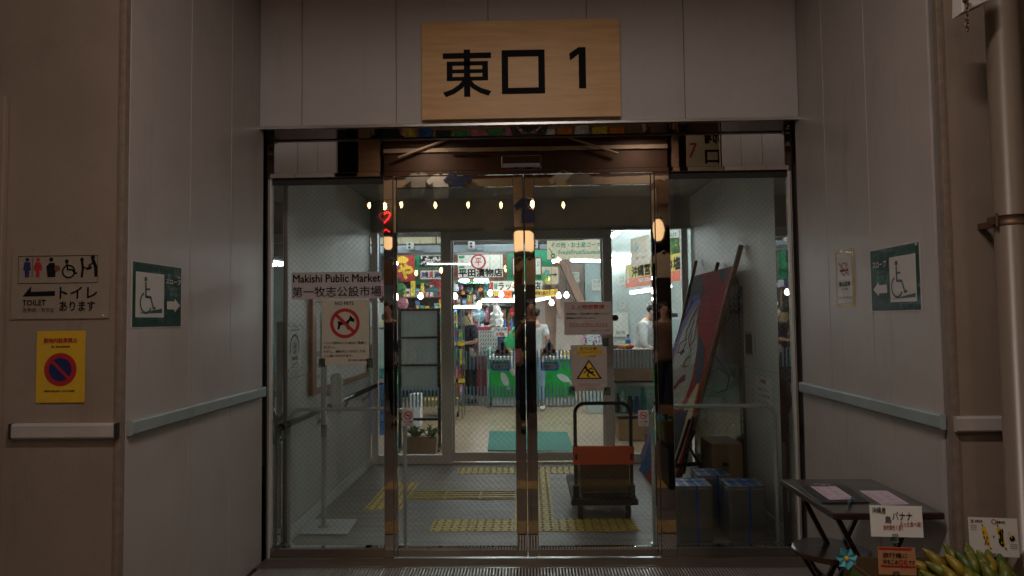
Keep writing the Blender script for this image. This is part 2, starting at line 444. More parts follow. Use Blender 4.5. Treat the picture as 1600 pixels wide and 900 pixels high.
MB().box(-2.145, -2.131, YF - .024, YF - .001, 1.03, 1.092).build('end_cap', 'rubber', t)
MB().box(-1.704, -1.690, YF - .024, YF - .001, 1.03, 1.092).build('end_cap', 'rubber', t)
bumper('pinkish grey bumper rail on the tan wall beside the white pipe', [((1.69, YF - .002, 1), (2.1, YF - .002, 1), 'bump2', (0, -1, 0))])

# header wall over the doors
hd = MB().box(XL, XR, YH + .012, 4.46, 2.735, 5.0).build('header_wall', 'joint'); tag(hd, 'pale panelled wall above the glass doors behind the wooden sign', 'wall')
xs = [XL, -1.42, -.82, -.235, .385, .99, XR]
for a, b in zip(xs, xs[1:]): MB().box(a + .002, b - .002, YH, YH + .012, 2.735, 4.95).build('wall_panel', 'head', hd, bevel=.002)
MB().box(XL, XR, YH - .006, YH + .03, 2.716, 2.733).build('edge_trim', 'steel', hd)
MB().box(XL, XR, YH + .031, YD + .02, 2.722, 2.732).build('soffit', 'mirror', hd)

# ---- entrance frame: posts, transom mirror, fixed wired panes
ent = thing('entrance_glazing', 'mirror-polished steel door frame with side panes and mirror transom', 'door frame', (0, YD, 0))
MB().box(XL + .01, XR - .01, YD, YD + .03, 2.462, 2.722).build('transom_panel', 'mirror', ent)
MB().box(XL + .01, XR - .01, YD - .035, YD + .05, 2.43, 2.461).build('head_rail', 'chrome', ent, bevel=.003)
MB().box(XL, XL + .012, YD - .04, 4.66, .0, 2.72).build('jamb_panel', 'mirror', ent)
MB().box(XR - .012, XR, YD - .04, 4.66, .0, 2.72).build('jamb_panel', 'mirror', ent)
for x in (XL + .014, XR - .026): MB().box(x, x + .012, YD - .02, YD + .02, .0, 2.43).build('edge_bead', 'alu', ent)
for a, b in ((-.93, -.868), (.81, .905)): MB().box(a, b, YD - .04, YD + .03, 0, 2.43).build('post', 'chrome', ent, bevel=.004)
def pane_wires(x0, x1, z0, z1, y, parent, pitch=.030):
    mb = MB(); r = .00052
    for sgn in (1, -1):
        c0 = (z0 - x1) if sgn > 0 else (z0 + x0); c1 = (z1 - x0) if sgn > 0 else (z1 + x1)
        c = c0 + pitch / 2
        while c < c1:
            # z = sgn*x + c
            pts = []
            for x in (x0, x1):
                z = sgn * x + c
                if z0 <= z <= z1: pts.append((x, z))
            for z in (z0, z1):
                x = (z - c) / sgn
                if x0 < x < x1: pts.append((x, z))
            if len(pts) >= 2:
                a, b = pts[0], pts[-1]
                if abs(a[0] - b[0]) > .01: mb.tube([(a[0], y, a[1]), (b[0], y, b[1])], r, 3, cap=False)
            c += pitch * 1.25
    mb.build('wire_mesh', 'wire', parent, kind='stuff')
def fixed_pane(x0, x1, side):
    p = MB().box(x0, x1, YD - .003, YD + .003, .07, 2.425).build('glass_pane', 'glass', ent)
    pane_wires(x0, x1, .07, 2.425, YD, p)
    MB().box(x0 - .0, x1, YD - .03, YD + .03, 0.0, .066).build('bottom_rail', 'chrome', ent, bevel=.002)
    MB().box(x0, x1, YD - .012, YD + .012, 2.39, 2.43).build('glazing_bead', 'rubber', ent)
fixed_pane(XL + .028, -.931, 'left'); fixed_pane(.906, XR - .028, 'right')
# ---- the two sliding leaves
def leaf(x0, x1, meet, side):
    t = thing('sliding_door', 'wired-glass sliding door leaf on the %s with a mirror-polished meeting stile' % side, 'glass door', ((x0 + x1) / 2, YD - .02, 0), 'automatic sliding door leaves')
    y0, y1 = YD - .045, YD - .005
    wm, ws = .065, .022
    a, b = (ws, wm) if meet == 'r' else (wm, ws)
    MB().box(x0, x0 + a, y0, y1, .012, 2.425).build('stile', 'chrome', t, bevel=.003)
    MB().box(x1 - b, x1, y0, y1, .012, 2.425).build('stile', 'chrome', t, bevel=.003)
    MB().box(x0 + a + .001, x1 - b - .001, y0 + .004, y1 - .004, 2.352, 2.425).build('top_rail', 'chrome', t, bevel=.002)
    MB().box(x0 + a + .001, x1 - b - .001, y0 + .004, y1 - .004, .012, .072).build('bottom_rail', 'chrome', t, bevel=.002)
    p = MB().box(x0 + a, x1 - b, y0 + .016, y0 + .022, .073, 2.351).build('glass_pane', 'glass', t)
    pane_wires(x0 + a, x1 - b, .073, 2.351, y0 + .019, p)
    return t
leaf(-.866, -.027, 'r', 'left'); leaf(-.022, .808, 'l', 'right')
sn = thing('door_sensor', 'small silver motion sensor bar above the sliding doors', 'sensor', P(815, 252, Y=YD - .05))
a = P(783, 243, Y=YD - .06); b = P(846, 261, Y=YD - .06)
MB().box(a.x, b.x, YD - .06, YD - .001, b.z, a.z).build('housing', 'chrome', sn, bevel=.006)
MB().box(a.x + .01, b.x - .01, YD - .064, YD - .0605, b.z + .004, b.z + .026).build('lens', 'black', sn)

# ---- vestibule shell
def vest_wall(X, sx):
    x0, x1 = (X - .15, X - .006) if sx < 0 else (X + .006, X + .15)
    wl = MB().box(x0, x1, 4.67, 7.12, 0, 2.9).build('vestibule_wall', 'joint')
    tag(wl, ('white vestibule wall with a black handrail and a notice board' if sx < 0 else 'white vestibule wall behind the leaning painted board'), 'wall')
    a, b = (X - .006, X) if sx < 0 else (X, X + .006)
    ys = [4.67, 5.5, 6.4, 7.12]
    for p, q in zip(ys, ys[1:]):
        MB().box(a, b, p + .001, q - .001, .105, 1.103).build('wall_panel', 'vest', wl)
        MB().box(a, b, p + .001, q - .001, 1.108, 2.75).build('wall_panel', 'vest', wl)
    bb = (X - .005, X + .012) if sx < 0 else (X - .012, X + .005)
    MB().box(*bb, 4.67, 7.12, 0, .1).build('baseboard', 'white', wl, bevel=.003)
    return wl
vest_wall(-1.66, -1); vest_wall(1.69, 1)
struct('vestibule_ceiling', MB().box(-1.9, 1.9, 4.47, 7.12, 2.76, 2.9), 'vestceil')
# ---- inner doors
inn = thing('inner_glazing', 'grey aluminium inner door frame between vestibule and market hall', 'door frame', (0, YI, 0))
def ax(px): return PX(px, YI)
zt, zd = 2.43, 2.335
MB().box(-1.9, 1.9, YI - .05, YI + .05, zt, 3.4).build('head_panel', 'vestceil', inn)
for a, b in ((582, 591), (690, 706), (943, 957), (1066, 1076)):
    MB().box(ax(a), ax(b), YI - .04, YI + .04, 0, zt).build('mullion', 'alu', inn, bevel=.003)
for a, b in ((591, 690), (957, 1066)):
    MB().box(ax(a), ax(b), YI - .035, YI + .035, 0, .09).build('bottom_rail', 'alu', inn, bevel=.003)
    MB().box(ax(a), ax(b), YI - .004, YI + .004, .09, zt).build('glass_pane', 'glass2', inn)
MB().box(ax(706), ax(943), YI - .045, YI + .035, zd, zt).build('door_operator_case', 'alu', inn, bevel=.004)
def inner_leaf(pa, pb, side):
    a, b = ax(pa), ax(pb)
    t = thing('inner_sliding_door', 'grey framed glass inner door leaf, the %s one' % side, 'glass door', ((a + b) / 2, YI + .06, 0), 'inner sliding door leaves')
    MB().box(a, a + .03, YI + .045, YI + .075, .01, zd + .03).build('stile', 'alu', t); MB().box(b - .03, b, YI + .045, YI + .075, .01, zd + .03).build('stile', 'alu', t)
    MB().box(a + .031, b - .031, YI + .045, YI + .075, .01, .10).build('bottom_rail', 'alu', t)
    p = MB().box(a + .03, b - .03, YI + .057, YI + .063, .101, zd + .03).build('glass_pane', 'glass2', t)
    mb = MB(); y = YI + .056
    for z0, z1 in ((.97, 1.17), (.585, .795)):
        x = a + .035
        while x < b - .05: mb.box(x, x + .017, y - .001, y, z0, z1); x += .0385
    mb.build('stripe_decal', 'stripe', t, kind='stuff')
    return t
M['stripe'] = translucent('pale_blue_stripe', (.42, .56, .64))
inner_leaf(704, 826, 'left'); inner_leaf(827, 945, 'right')
for a, b, zz in ((958, 1020, (.97, 1.17)),  (592, 688, (.585, .795))):
    mb = MB(); x = ax(a)
    while x < ax(b): mb.box(x, x + .017, YI - .0065, YI - .0055, *zz); x += .0385
    mb.build('stripe_decal', 'stripe', inn, kind='stuff')
# ---- market hall shell
M['hall'] = mat('hall_wall', (.46, .53, .52), .6, var=.06, scale=1.5)
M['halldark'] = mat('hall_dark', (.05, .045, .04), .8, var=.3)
M['hallceil'] = mat('hall_ceiling', (.42, .40, .34), .8, var=.08)
struct('market_ceiling', MB().box(-7, 7, 7.26, 19, 3.3, 3.4), 'hallceil')
struct('market_back_wall', MB().box(-7, 7, 18.6, 18.8, 0, 3.3), 'hall')
struct('market_side_wall', MB().box(-7.2, -7, 7.2, 18.6, 0, 3.3), 'hall'); struct('market_side_wall', MB().box(7, 7.2, 7.2, 18.6, 0, 3.3), 'hall')
struct('market_front_wall', MB().box(-7, -1.9, YI - .1, YI + .1, 0, 3.3).box(1.9, 7, YI - .1, YI + .1, 0, 3.3), 'vest')
# green mat
mt = MB().prism([P(762, 705, Z=0), P(897, 706, Z=0), P(886, 676, Z=0), P(765, 675, Z=0)], (0, 0, .012)).build('door_mat', mat('green_mat', (.025, .16, .125), .8, var=.12, scale=20, bump=.3), None)
tag(mt, 'green entrance mat on the market floor inside the inner doors', 'mat')
# ---- lights inside the hall
def tube_light(p, q, label, r=.016, e=14, col=(.86, .97, 1.0), grp='fluorescent tube lights in the market'):
    p, q = Vector(p), Vector(q)
    t = thing('fluorescent_light', label, 'tube light', (p + q) / 2, grp)
    M.setdefault('tube%g' % e, mat('tube_glow_%g' % e, col, .5, var=0, emit=e, ecol=col))
    MB().tube([p, q], r, 8).build('tube', 'tube%g' % e, t)
    d = (q - p).normalized(); n = Vector((-d.y, d.x, 0)) * .04
    MB().prism([p - n + Vector((0, 0, .02)), p + n + Vector((0, 0, .02)), p + n * .5 + Vector((0, 0, .05)), p - n * .5 + Vector((0, 0, .05))], q - p).build('housing', 'white', t)
    return t
for i, y in enumerate((8.2, 9.9, 11.4, 12.7)):
    for j, x in enumerate((-3.2, -1.0, 1.2, 3.4)):
        tube_light((x, y, 3.2), (x + 1.2, y, 3.2), 'ceiling fluorescent tube in the market, %s row from the doors, %s in it' % (('first', 'second', 'third', 'fourth', 'fifth')[i], ('leftmost', 'second from left', 'third from left', 'rightmost')[j]), e=84)
# added lamp, out of view, to light the recess; lips darken the header top
def lamp(x, y, z, power, size=.9, col=(1, .85, .77)):
    t = thing('added_recess_lamp', 'added unseen lamp with a long lipped shade that lights the doorway recess', 'lamp', (x, y, z))
    MB().box(x - .5, x + .5, y - .09, y + .09, z, z + .05).build('shade', 'white', t, bevel=.01)
    for q0, q1 in ((.16, .17), (-.17, -.16)): MB().box(x - .56, x + .56, y + q0, y + q1, z - .042, z + .05).build('shade_lip', 'white', t)
    for q0, q1 in ((.56, .57), (-.57, -.56)): MB().box(x + q0, x + q1, y - .17, y + .17, z - .042, z + .05).build('shade_end', 'white', t)
    MB().box(x - .559, x + .559, y - .159, y + .159, z + .051, z + .056).build('shade_top', 'white', t)
    l = bpy.data.lights.new('lamp_light', 'AREA'); l.shape = 'RECTANGLE'; l.size = size; l.size_y = .12; l.energy = power; l.color = col
    o = bpy.data.objects.new('lamp_light', l); COL.objects.link(o); o.location = (x, y, z - .012); 
lamp(0, 1.0, 4.0, 44)
struct('arcade_roof', MB().box(-9, 9, -9, 2.8, 5.0, 5.2), 'brown')
# ============================================================ SIGNS
def front_sign(name, label, cat, px0, py0, px1, py1, Y, **k):
    """sheet facing the camera on the plane Y, measured corners (top-left, bottom-right)"""
    a = P(px0, py1, Y=Y); b = P(px1, py0, Y=Y); a2 = P(px1, py1, Y=Y)
    z = (a.z + a2.z) / 2
    return Sign(name, label, cat, (a.x, Y, z), (1, 0, 0), b.x - a.x, P((px0 + px1) / 2, py0, Y=Y).z - z, **k)
# the wooden name board
s = front_sign('entrance_sign', 'light wood sign board with large black Japanese lettering above the glass doors', 'sign', 660, 34, 967, 186, YH - .024, th=.022, base='cover', panel='board', bevel=.002)
# lettering built of strokes
def strokes(s, x0, y0, x1, y1, st, m='ink'):
    for st_ in st: s.poly([(x0 + u * (x1 - x0), y0 + v * (y1 - y0)) for u, v in st_], m, 'lettering', dz=.0004 * (st.index(st_) % 3))
R_ = lambda a, b, c, d: [(a, d), (c, d), (c, b), (a, b)]
U0, U1, V0, V1 = .108, .352, .29, .775     # higashi (east)
strokes(s, U0, V0, U1, V1, [R_(.0, .07, 1, .19), R_(.435, 0, .565, 1), R_(.08, .25, .20, .66), R_(.815, .25, .935, .66), R_(.2, .25, .815, .34), R_(.2, .42, .815, .50), R_(.2, .575, .815, .66),
    [(.435, .62), (.33, .74), (.18, .84), (.0, .90), (.06, 1.0), (.24, .93), (.40, .82), (.435, .78)], [(.565, .62), (.565, .78), (.60, .82), (.76, .92), (.94, .985), (1.0, .885), (.80, .82), (.66, .74)]])
s.ring(0, 0, 0, 0, 'ink', 'lettering', n=1)
strokes(s, .405, .305, .622, .755, [R_(0, 0, 1, .155), R_(0, .155, .15, 1), R_(.85, .155, 1, 1), R_(.15, .86, .85, 1)])
strokes(s, .745, .29, .828, .712, [R_(.57, .0, 1, 1), [(.0, .15), (.57, .0), (.57, .17), (.06, .32)]])
s.done()
M['p_toil'] = film('laminated_beige', (.31, .25, .195), cw=1); M['p_yel'] = film('laminated_yellow', (.66, .40, .03)); M['p_grn'] = film('laminated_green', (.002, .045, .026), cw=.2)
M['p_wht'] = film('laminated_white', (.60, .57, .53), cw=.25); M['lam'] = M['p_wht']
M['p_no'] = film('laminated_nosmoking', (.45, .33, .12))
M['sgrey'] = mat('print_pale_grey', (.60, .57, .53), .5, var=0)
M['nred'] = mat('sign_red', (.40, .015, .02), .5, var=0); M['nnavy'] = mat('sign_navy', (.012, .018, .10), .5, var=0)
M['brownink'] = mat('brown_ink', (.16, .05, .03), .5, var=0)
def man(s, u, v, h, m, skirt=False):
    """simple toilet pictogram, h in fractions of sheet height"""
    a = s.h / s.w
    s.disc(u, v - h * .42, h * .10 * s.h, m)
    f = lambda pts: s.poly([(u + x * h * a, v + y * h) for x, y in pts], m)
    if skirt: f([(-.10, -.28), (-.22, .16), (-.09, .16), (-.09, .5), (.09, .5), (.09, .16), (.22, .16), (.10, -.28)]); f([(-.12, -.29), (-.24, .0), (-.18, .03), (-.1, -.2)]); f([(.12, -.29), (.1, -.2), (.18, .03), (.24, .0)])
    else: f([(-.15, -.29), (-.21, .12), (-.13, .14), (-.11, .5), (-.01, .5), (0, .2), (.01, .5), (.11, .5), (.13, .14), (.21, .12), (.15, -.29)])
# toilet notice
s = front_sign('toilet_notice', 'laminated toilet notice with pictograms and a black arrow on the tan wall', 'notice', 17, 386, 172, 498, YF - .004, th=.0015, base='p_toil')
for a, b, c, d in ((.07, .12, .88, .128), (.07, .50, .88, .508)): s.rect(a, b, c, d, 'ink')
s.ring(.07 + .02, .145, 0, 0, 'ink', n=1)
s.rect(.068, .13, .0725, .50, 'ink'); s.rect(.878, .13, .882, .50, 'ink')
man(s, .16, .285, .27, 'nnavy'); s.rect(.21, .15, .215, .42, 'ink'); man(s, .27, .285, .27, 'nred', True)
s.disc(.405, .175, .009, 'ink'); s.poly([(.37, .42), (.355, .27), (.39, .22), (.44, .22), (.455, .30), (.45, .42)], 'ink'); s.disc(.47, .30, .013, 'brownink', dz=.0005)
s.disc(.565, .20, .008, 'ink'); s.line([(.565, .22), (.575, .32), (.62, .32), (.65, .37), (.67, .37)], .007, 'ink'); s.ring(.585, .345, .022, .029, 'ink')
s.disc(.72, .18, .008, 'ink'); s.line([(.72, .2), (.73, .30), (.72, .42)], .010, 'ink'); s.line([(.73, .28), (.77, .31)], .006, 'ink')
s.disc(.83, .15, .009, 'ink'); s.line([(.83, .18), (.86, .28), (.865, .41)], .014, 'ink'); s.line([(.84, .22), (.79, .27)], .007, 'ink'); s.poly([(.77, .29), (.82, .27), (.82, .31), (.77, .33)], 'ink')
s.poly([(.12, .685), (.205, .54), (.205, .622), (.45, .612), (.45, .682)], 'ink')
s.text('TOILET', .12, .735, .36, .81, 'ink', .01); s.text('洗手间／화장실', .12, .845, .44, .91, 'ink')
s.text('トイレ', .50, .56, .88, .72, 'ink', .015); s.text('あります', .50, .76, .86, .895, 'ink', .012)
s.done()
# yellow no parking notice
s = front_sign('no_parking_notice', 'yellow no-parking notice with a red and navy circle under the toilet notice', 'notice', 56, 517, 134, 629, YF - .004, th=.0015, base='p_yel')
s.text('敷地内駐車禁止', .15, .10, .84, .165, 'nred', .02); s.text('第一牧志公設市場', .31, .205, .69, .235, 'ink', .01)
s.disc(.5, .54, s.w * .335, 'nred'); s.disc(.5, .54, s.w * .235, 'nnavy', dz=.0008); s.line([(.5 - .19, .54 - .13), (.5 + .19, .54 + .13)], s.w * .06, 'nred', dz=.0014)
s.text('那覇市第一牧志公設市場　なはまちなか振興課', .18, .825, .80, .85, 'ink', .01)
s.done()
# slope notices
def wheelchair(s, u, v, k, m, z=.0012):
    """seated figure in a wheelchair; k = height as fraction of the sheet; u, v = head"""
    a = s.h / s.w; f = lambda x, y: (u + x * k * a, v + y * k)
    s.disc(*f(0, 0), k * .085 * s.h, m, n=20, dz=z)
    s.line([f(0, .12), f(.01, .58), f(.30, .60), f(.47, .97), f(.58, .94)], k * .085 * s.h, m, dz=z + .0003)
    s.line([f(.0, .33), f(.24, .33)], k * .06 * s.h, m, dz=z + .0006)
    s.ring(*f(.02, .78), k * .30 * s.h, k * .37 * s.h, m, a0=115, a1=330, dz=z + .0009)
def slope(o, ux, w, h, mirror, label):
    s = Sign('slope_notice', label, 'notice', o, ux, w, h, th=.0015, base='p_wht', group='slope notices on the side walls')
    s.rect(.02, .015, .98, .985, 'p_grn', dz=-.0004)
    if not mirror:
        s.rect(.07, .16, .61, .84, 'sgrey', 'panel_print', dz=.0006); wheelchair(s, .25, .26, .46, 'sink2')
        s.poly([(.12, .78), (.57, .70), (.57, .77)], 'sink2', dz=.0018)
        s.text('スロープ', .64, .22, .96, .30, 'sgrey', .02, dz=.0012); s.text('Slope', .72, .34, .88, .40, 'dgrn', dz=.0012); s.text('坡道', .72, .44, .88, .50, 'dgrn', dz=.0012)
        s.poly([(.67, .58), (.83, .58), (.83, .53), (.95, .645), (.83, .76), (.83, .71), (.67, .71)], 'sgrey', dz=.001)
    else:
        s.rect(.42, .17, .92, .86, 'sgrey', 'panel_print', dz=.0006); wheelchair(s, .56, .27, .46, 'sink2')
        s.poly([(.46, .81), (.90, .74), (.90, .80)], 'sink2', dz=.0018)
        s.text('スロープ', .07, .20, .36, .30, 'sgrey', .02, dz=.0012); s.text('Slope', .13, .34, .32, .40, 'dgrn', dz=.0012); s.text('坡道', .13, .44, .32, .50, 'dgrn', dz=.0012)
        s.poly([(.36, .58), (.19, .58), (.19, .53), (.07, .645), (.19, .76), (.19, .71), (.36, .71)], 'sgrey', dz=.001)
    return s.done()
M['sink2'] = mat('dark_green_print', (.01, .05, .035), .5, var=0); M['dgrn'] = mat('teal_print', (.05, .20, .15), .5, var=0)
def onwall(px0, pyb, px1, pyt, X, off):
    """left-to-right extent and heights of a sheet on a side wall"""
    a = P(px0, 500, X=X); b = P(px1, 500, X=X)
    zb = (P(px0, pyb[0], X=X).z + P(px1, pyb[1], X=X).z) / 2; zt = (P(px0, pyt[0], X=X).z + P(px1, pyt[1], X=X).z) / 2
    return a.y, b.y, zb, zt
y0, y1, zb, zt = onwall(203.5, (514, 510), 283, (408, 416), XL, 0)
slope((XL + .001, y0, zb), (0, 1, 0), y1 - y0, zt - zb, False, 'green wheelchair slope notice with a right-pointing arrow on the left side wall')
y0, y1, zb, zt = onwall(1363, (486, 487), 1443, (389, 377), XR, 0)
slope((XR - .001, y0, zb), (0, -1, 0), y0 - y1, zt - zb, True, 'green wheelchair slope notice with a left-pointing arrow on the right side wall')
y0, y1, zb, zt = onwall(1309, (479, 480), 1337.5, (391, 387), XR, 0)
s = Sign('no_smoking_notice', 'narrow gold-edged no-smoking notice on the right side wall beside the slope notice', 'notice', (XR - .001, y0, zb), (0, -1, 0), y0 - y1, zt - zb, th=.0015, base='p_no')
s.rect(.1, .06, .9, .93, 'p_wht', dz=-.0002); s.ring(.48, .34, .027, .036, 'nred', dz=.0008); s.line([(.48 - .26, .34 - .11), (.48 + .26, .34 + .11)], .009, 'nred', dz=.0012)
s.rect(.26, .345, .72, .385, 'ink', dz=.0005); s.line([(.6, .31), (.7, .27), (.6, .23)], .004, 'ink', dz=.0006)
s.text('禁止区域', .2, .56, .8, .64, 'ink', .02); s.text('路上喫煙', .34, .67, .68, .71, 'ink'); s.text('No Smoking', .14, .81, .86, .87, 'ink'); s.done()
# ---- sheets stuck on the outer glass
YG = YD - .0045
M['p_mk'] = film('laminated_pinkish', (.50, .46, .47)); M['p_pet'] = film('laminated_cream', (.56, .53, .45)); M['p_24'] = film('laminated_grey', (.42, .38, .35))
s = front_sign('market_name_notice', 'long laminated Makishi Public Market notice taped on the left glass pane', 'notice', 455.5, 425, 596.5, 467, YG - .002, th=.001, base='p_mk')
s.text('Makishi Public Market', .02, .09, .985, .38, 'ink', .018); s.text('第一牧志公設市場', .01, .54, .995, .92, 'ink', .006); s.done()
s = front_sign('no_pets_notice', 'NO PETS notice with a crossed-out dog under the market name notice', 'notice', 503, 468, 576.5, 570, YG, th=.001, base='p_pet')
s.text('NO PETS', .28, .035, .68, .085, 'ink', .015)
s.poly([(.33, .33), (.345, .38), (.40, .395), (.56, .37), (.60, .33), (.68, .35), (.70, .31), (.64, .27), (.60, .24), (.575, .30), (.52, .335), (.40, .34)], 'ink', dz=.0002)
s.poly([(.345, .38), (.33, .46), (.37, .46), (.40, .39)], 'ink', dz=.0002); s.poly([(.50, .38), (.54, .46), (.585, .46), (.57, .36)], 'ink', dz=.0002)
s.ring(.49, .365, s.w * .245, s.w * .315, 'nred', dz=.0005); s.line([(.49 - .2, .365 - .14), (.49 + .2, .365 + .14)], s.w * .07, 'nred', dz=.001)
for i, t in enumerate(('ペット同伴のご入店はご遠慮く', 'ださい。', 'ただし、補助犬につきましては', 'ご入店いただけます。')):
    s.text(t, .04, .645 + .065 * i, (.94, .29, .92, .66)[i], .685 + .065 * i, 'ink', .012)
s.text('第一牧志公設市場', .56, .915, .96, .945, 'ink', .01); s.done()
s = front_sign('security_notice', 'grey 24-hour security notice with a red phone number on the right door leaf', 'notice', 882, 471.5, 955.5, 523, YD - .034, th=.001, base='p_24')
s.text('２４時間警備', .16, .09, .84, .20, 'nred', .006); s.rect(.16, .213, .84, .222, 'nred')
s.text('緊急時は、下記の番号へ連絡ください。', .05, .335, .97, .39, 'ink', .006); s.text('警備員が対応いたします。', .05, .465, .66, .52, 'ink', .006)
s.text('０９０－９７８０－４１４４', .11, .64, .90, .735, 'nred', .004); s.rect(.11, .748, .91, .757, 'nred'); s.text('那覇市役所　なはまちなか振興課', .56, .86, .95, .895, 'ink'); s.done()
s = front_sign('wet_floor_notice', 'beige slippery-floor warning notice with a yellow triangle on the right door leaf', 'notice', 893, 539, 947.5, 611, YD - .034, th=.001, base='p_24')
s.poly([(.2, .03), (.8, .03), (.8, .12), (.2, .12)], 'yellow'); s.rect(.1, .13, .92, .20, 'yellow'); s.rect(.3, .21, .7, .27, 'yellow')
s.text('足元注意!', .24, .045, .76, .11, 'brownink', .01, dz=.0006); s.text('CAUTION WET FLOOR', .14, .14, .88, .185, 'brownink', .01, dz=.0006); s.text('小心地滑', .34, .22, .68, .265, 'brownink', .01, dz=.0006)
s.poly([(.5, .32), (.86, .735), (.14, .735)], 'ink'); s.poly([(.5, .37), (.79, .712), (.21, .712)], 'yellow', dz=.0005)
s.disc(.42, .50, .0085, 'ink', dz=.001); s.line([(.44, .53), (.54, .60), (.62, .585)], .012, 'ink', dz=.001); s.line([(.54, .60), (.66, .67)], .009, 'ink', dz=.0013); s.line([(.50, .59), (.45, .66), (.50, .69)], .008, 'ink', dz=.0016); s.line([(.47, .555), (.56, .50), (.60, .53)], .007, 'ink', dz=.0019); s.line([(.45, .55), (.36, .60)], .007, 'ink', dz=.0019)
s.text('雨天時は床が滑りやすくなっています。', .2, .835, .8, .86, 'nred'); s.text('足元にご注意下さい', .24, .87, .76, .895, 'nred'); s.text('第一牧志公設市場', .4, .93, .72, .95, 'ink'); s.done()
for i, (px0, px1, Y, lb) in enumerate(((629, 646, YD - .034, 'small no-entry sticker low on the left door leaf near the planter'), (997.5, 1013, YD - .034, 'small no-smoking sticker low on the right door leaf above the trolley'))):
    s = front_sign('door_sticker', lb, 'sticker', px0, 641, px1, 665.5, Y, th=.001, base='p_mk', group='small round-symbol stickers on the door leaves')
    s.ring(.5, .33, s.w * .28, s.w * .37, 'nred'); s.line([(.3, .20), (.7, .46)], s.w * .08, 'nred', dz=.0004); s.rect(.34, .3, .68, .36, 'ink', dz=-.0002)
    s.text('立入ご遠慮', .12, .66, .88, .78, 'ink', .01); s.text('市場', .3, .86, .7, .93, 'ink'); s.done()
# tape squares that hold the notices
def tape(pxs, Y):
    for px0, py0, px1, py1, lb in pxs:
        s = front_sign('tape_strip', lb, 'tape', px0, py0, px1, py1, Y, th=.0006, base='tapem', group='clear tape strips on the glass'); s.done()
M['tapem'] = glass('clear_tape', (.62, .66, .64), 1.5, .25)
tape([(573, 560, 583, 575, 'clear tape strip at the lower right corner of the NO PETS notice'), (498, 560, 508, 574, 'clear tape strip at the lower left corner of the NO PETS notice')], YG - .0015)
tape([(944, 605, 954, 618, 'clear tape strip at the lower right corner of the slippery-floor notice'), (888, 604, 898, 617, 'clear tape strip at the lower left corner of the slippery-floor notice'), (942, 528, 951, 541, 'clear tape strip at the upper right corner of the slippery-floor notice')], YD - .0355)
# ============================================================ THINGS IN THE VESTIBULE
XW = -1.66
y0, y1, zb, zt = onwall(449, (581, 576), 470, (505, 508), XW, 0)
s = Sign('paper_notice', 'white A4 notice with a red and blue arch, pinned on the left vestibule wall', 'notice', (XW + .002, y0, zb), (0, 1, 0), y1 - y0, zt - zb, th=.0012, base='paper')
s.text('お知らせ', .38, .03, .62, .06, 'ink'); s.rect(.16, .11, .84, .15, 'grey'); s.ring(.5, .52, s.w * .30, s.w * .36, 'nnavy', a0=0, a1=180); s.rect(.14, .5, .2, .62, 'nnavy'); s.rect(.8, .5, .86, .62, 'nred')
s.text('手指', .36, .40, .62, .55, 'ink'); s.text('消毒', .36, .56, .62, .64, 'ink'); s.text('ⅡⅠⅡ', .28, .70, .72, .78, 'ink', .01); s.text('ご協力を', .24, .84, .76, .88, 'ink'); s.text('お願いします', .2, .91, .8, .95, 'ink')
for u, v in ((.06, .03), (.94, .03), (.06, .97), (.94, .97)): s.disc(u, v, .008, 'ink', 'magnet', dz=.001, n=12)
s.done()
# framed notice board
y0 = P(482.5, 500, X=XW).y; y1 = 6.95; z0, z1 = P(483, 619, X=XW).z, P(483, 462, X=XW).z
nb = thing('notice_board', 'wood-framed white notice board on the left vestibule wall above the handrail', 'notice board', (XW, (y0 + y1) / 2, z0))
M['framewood'] = wood('frame_wood', (.36, .15, .06), (.24, .09, .035), .5)
MB().box(XW + .001, XW + .012, y0 + .02, y1 - .02, z0 + .02, z1 - .02).build('backing', 'paper', nb)
for a, b, c, d in ((y0, y0 + .10, z0, z1), (y1 - .06, y1, z0, z1), (y0 + .101, y1 - .061, z0, z0 + .045), (y0 + .101, y1 - .061, z1 - .045, z1)):
    MB().box(XW + .0005, XW + .03, a, b, c, d).build('frame_rail', 'framewood', nb, bevel=.003)
q = MB().box(XW + .013, XW + .016, y0 + .25, y0 + .62, z0 + .22, z1 - .12).build('posted_sheet', mat('green_poster', (.30, .42, .36), .6, var=.5, scale=12), nb)
MB().box(XW + .013, XW + .015, y0 + .8, y0 + 1.3, z0 + .15, z1 - .2).build('posted_sheet', 'paper', nb)
q = MB().box(XW + .013, XW + .09, 6.0, 6.06, .86 + .3, 1.28).build('pamphlet_holder', 'black', nb)
mb = MB()
for k, (m, n) in enumerate((('レッド', 0), ('ご案内', 1), ('地図', 2), ('時間', 3))):
    vs, fs = text_geo(m, 0); o = len(mb.v)
    for x, y in vs: mb.v.append(Vector((XW + .0135, y0 + .12 + x * .11, z0 + .38 - n * .09 + y * .04)))
    mb.f += [[o + i for i in f] for f in fs]
mb.build('lettering', 'nred', nb, kind='stuff')
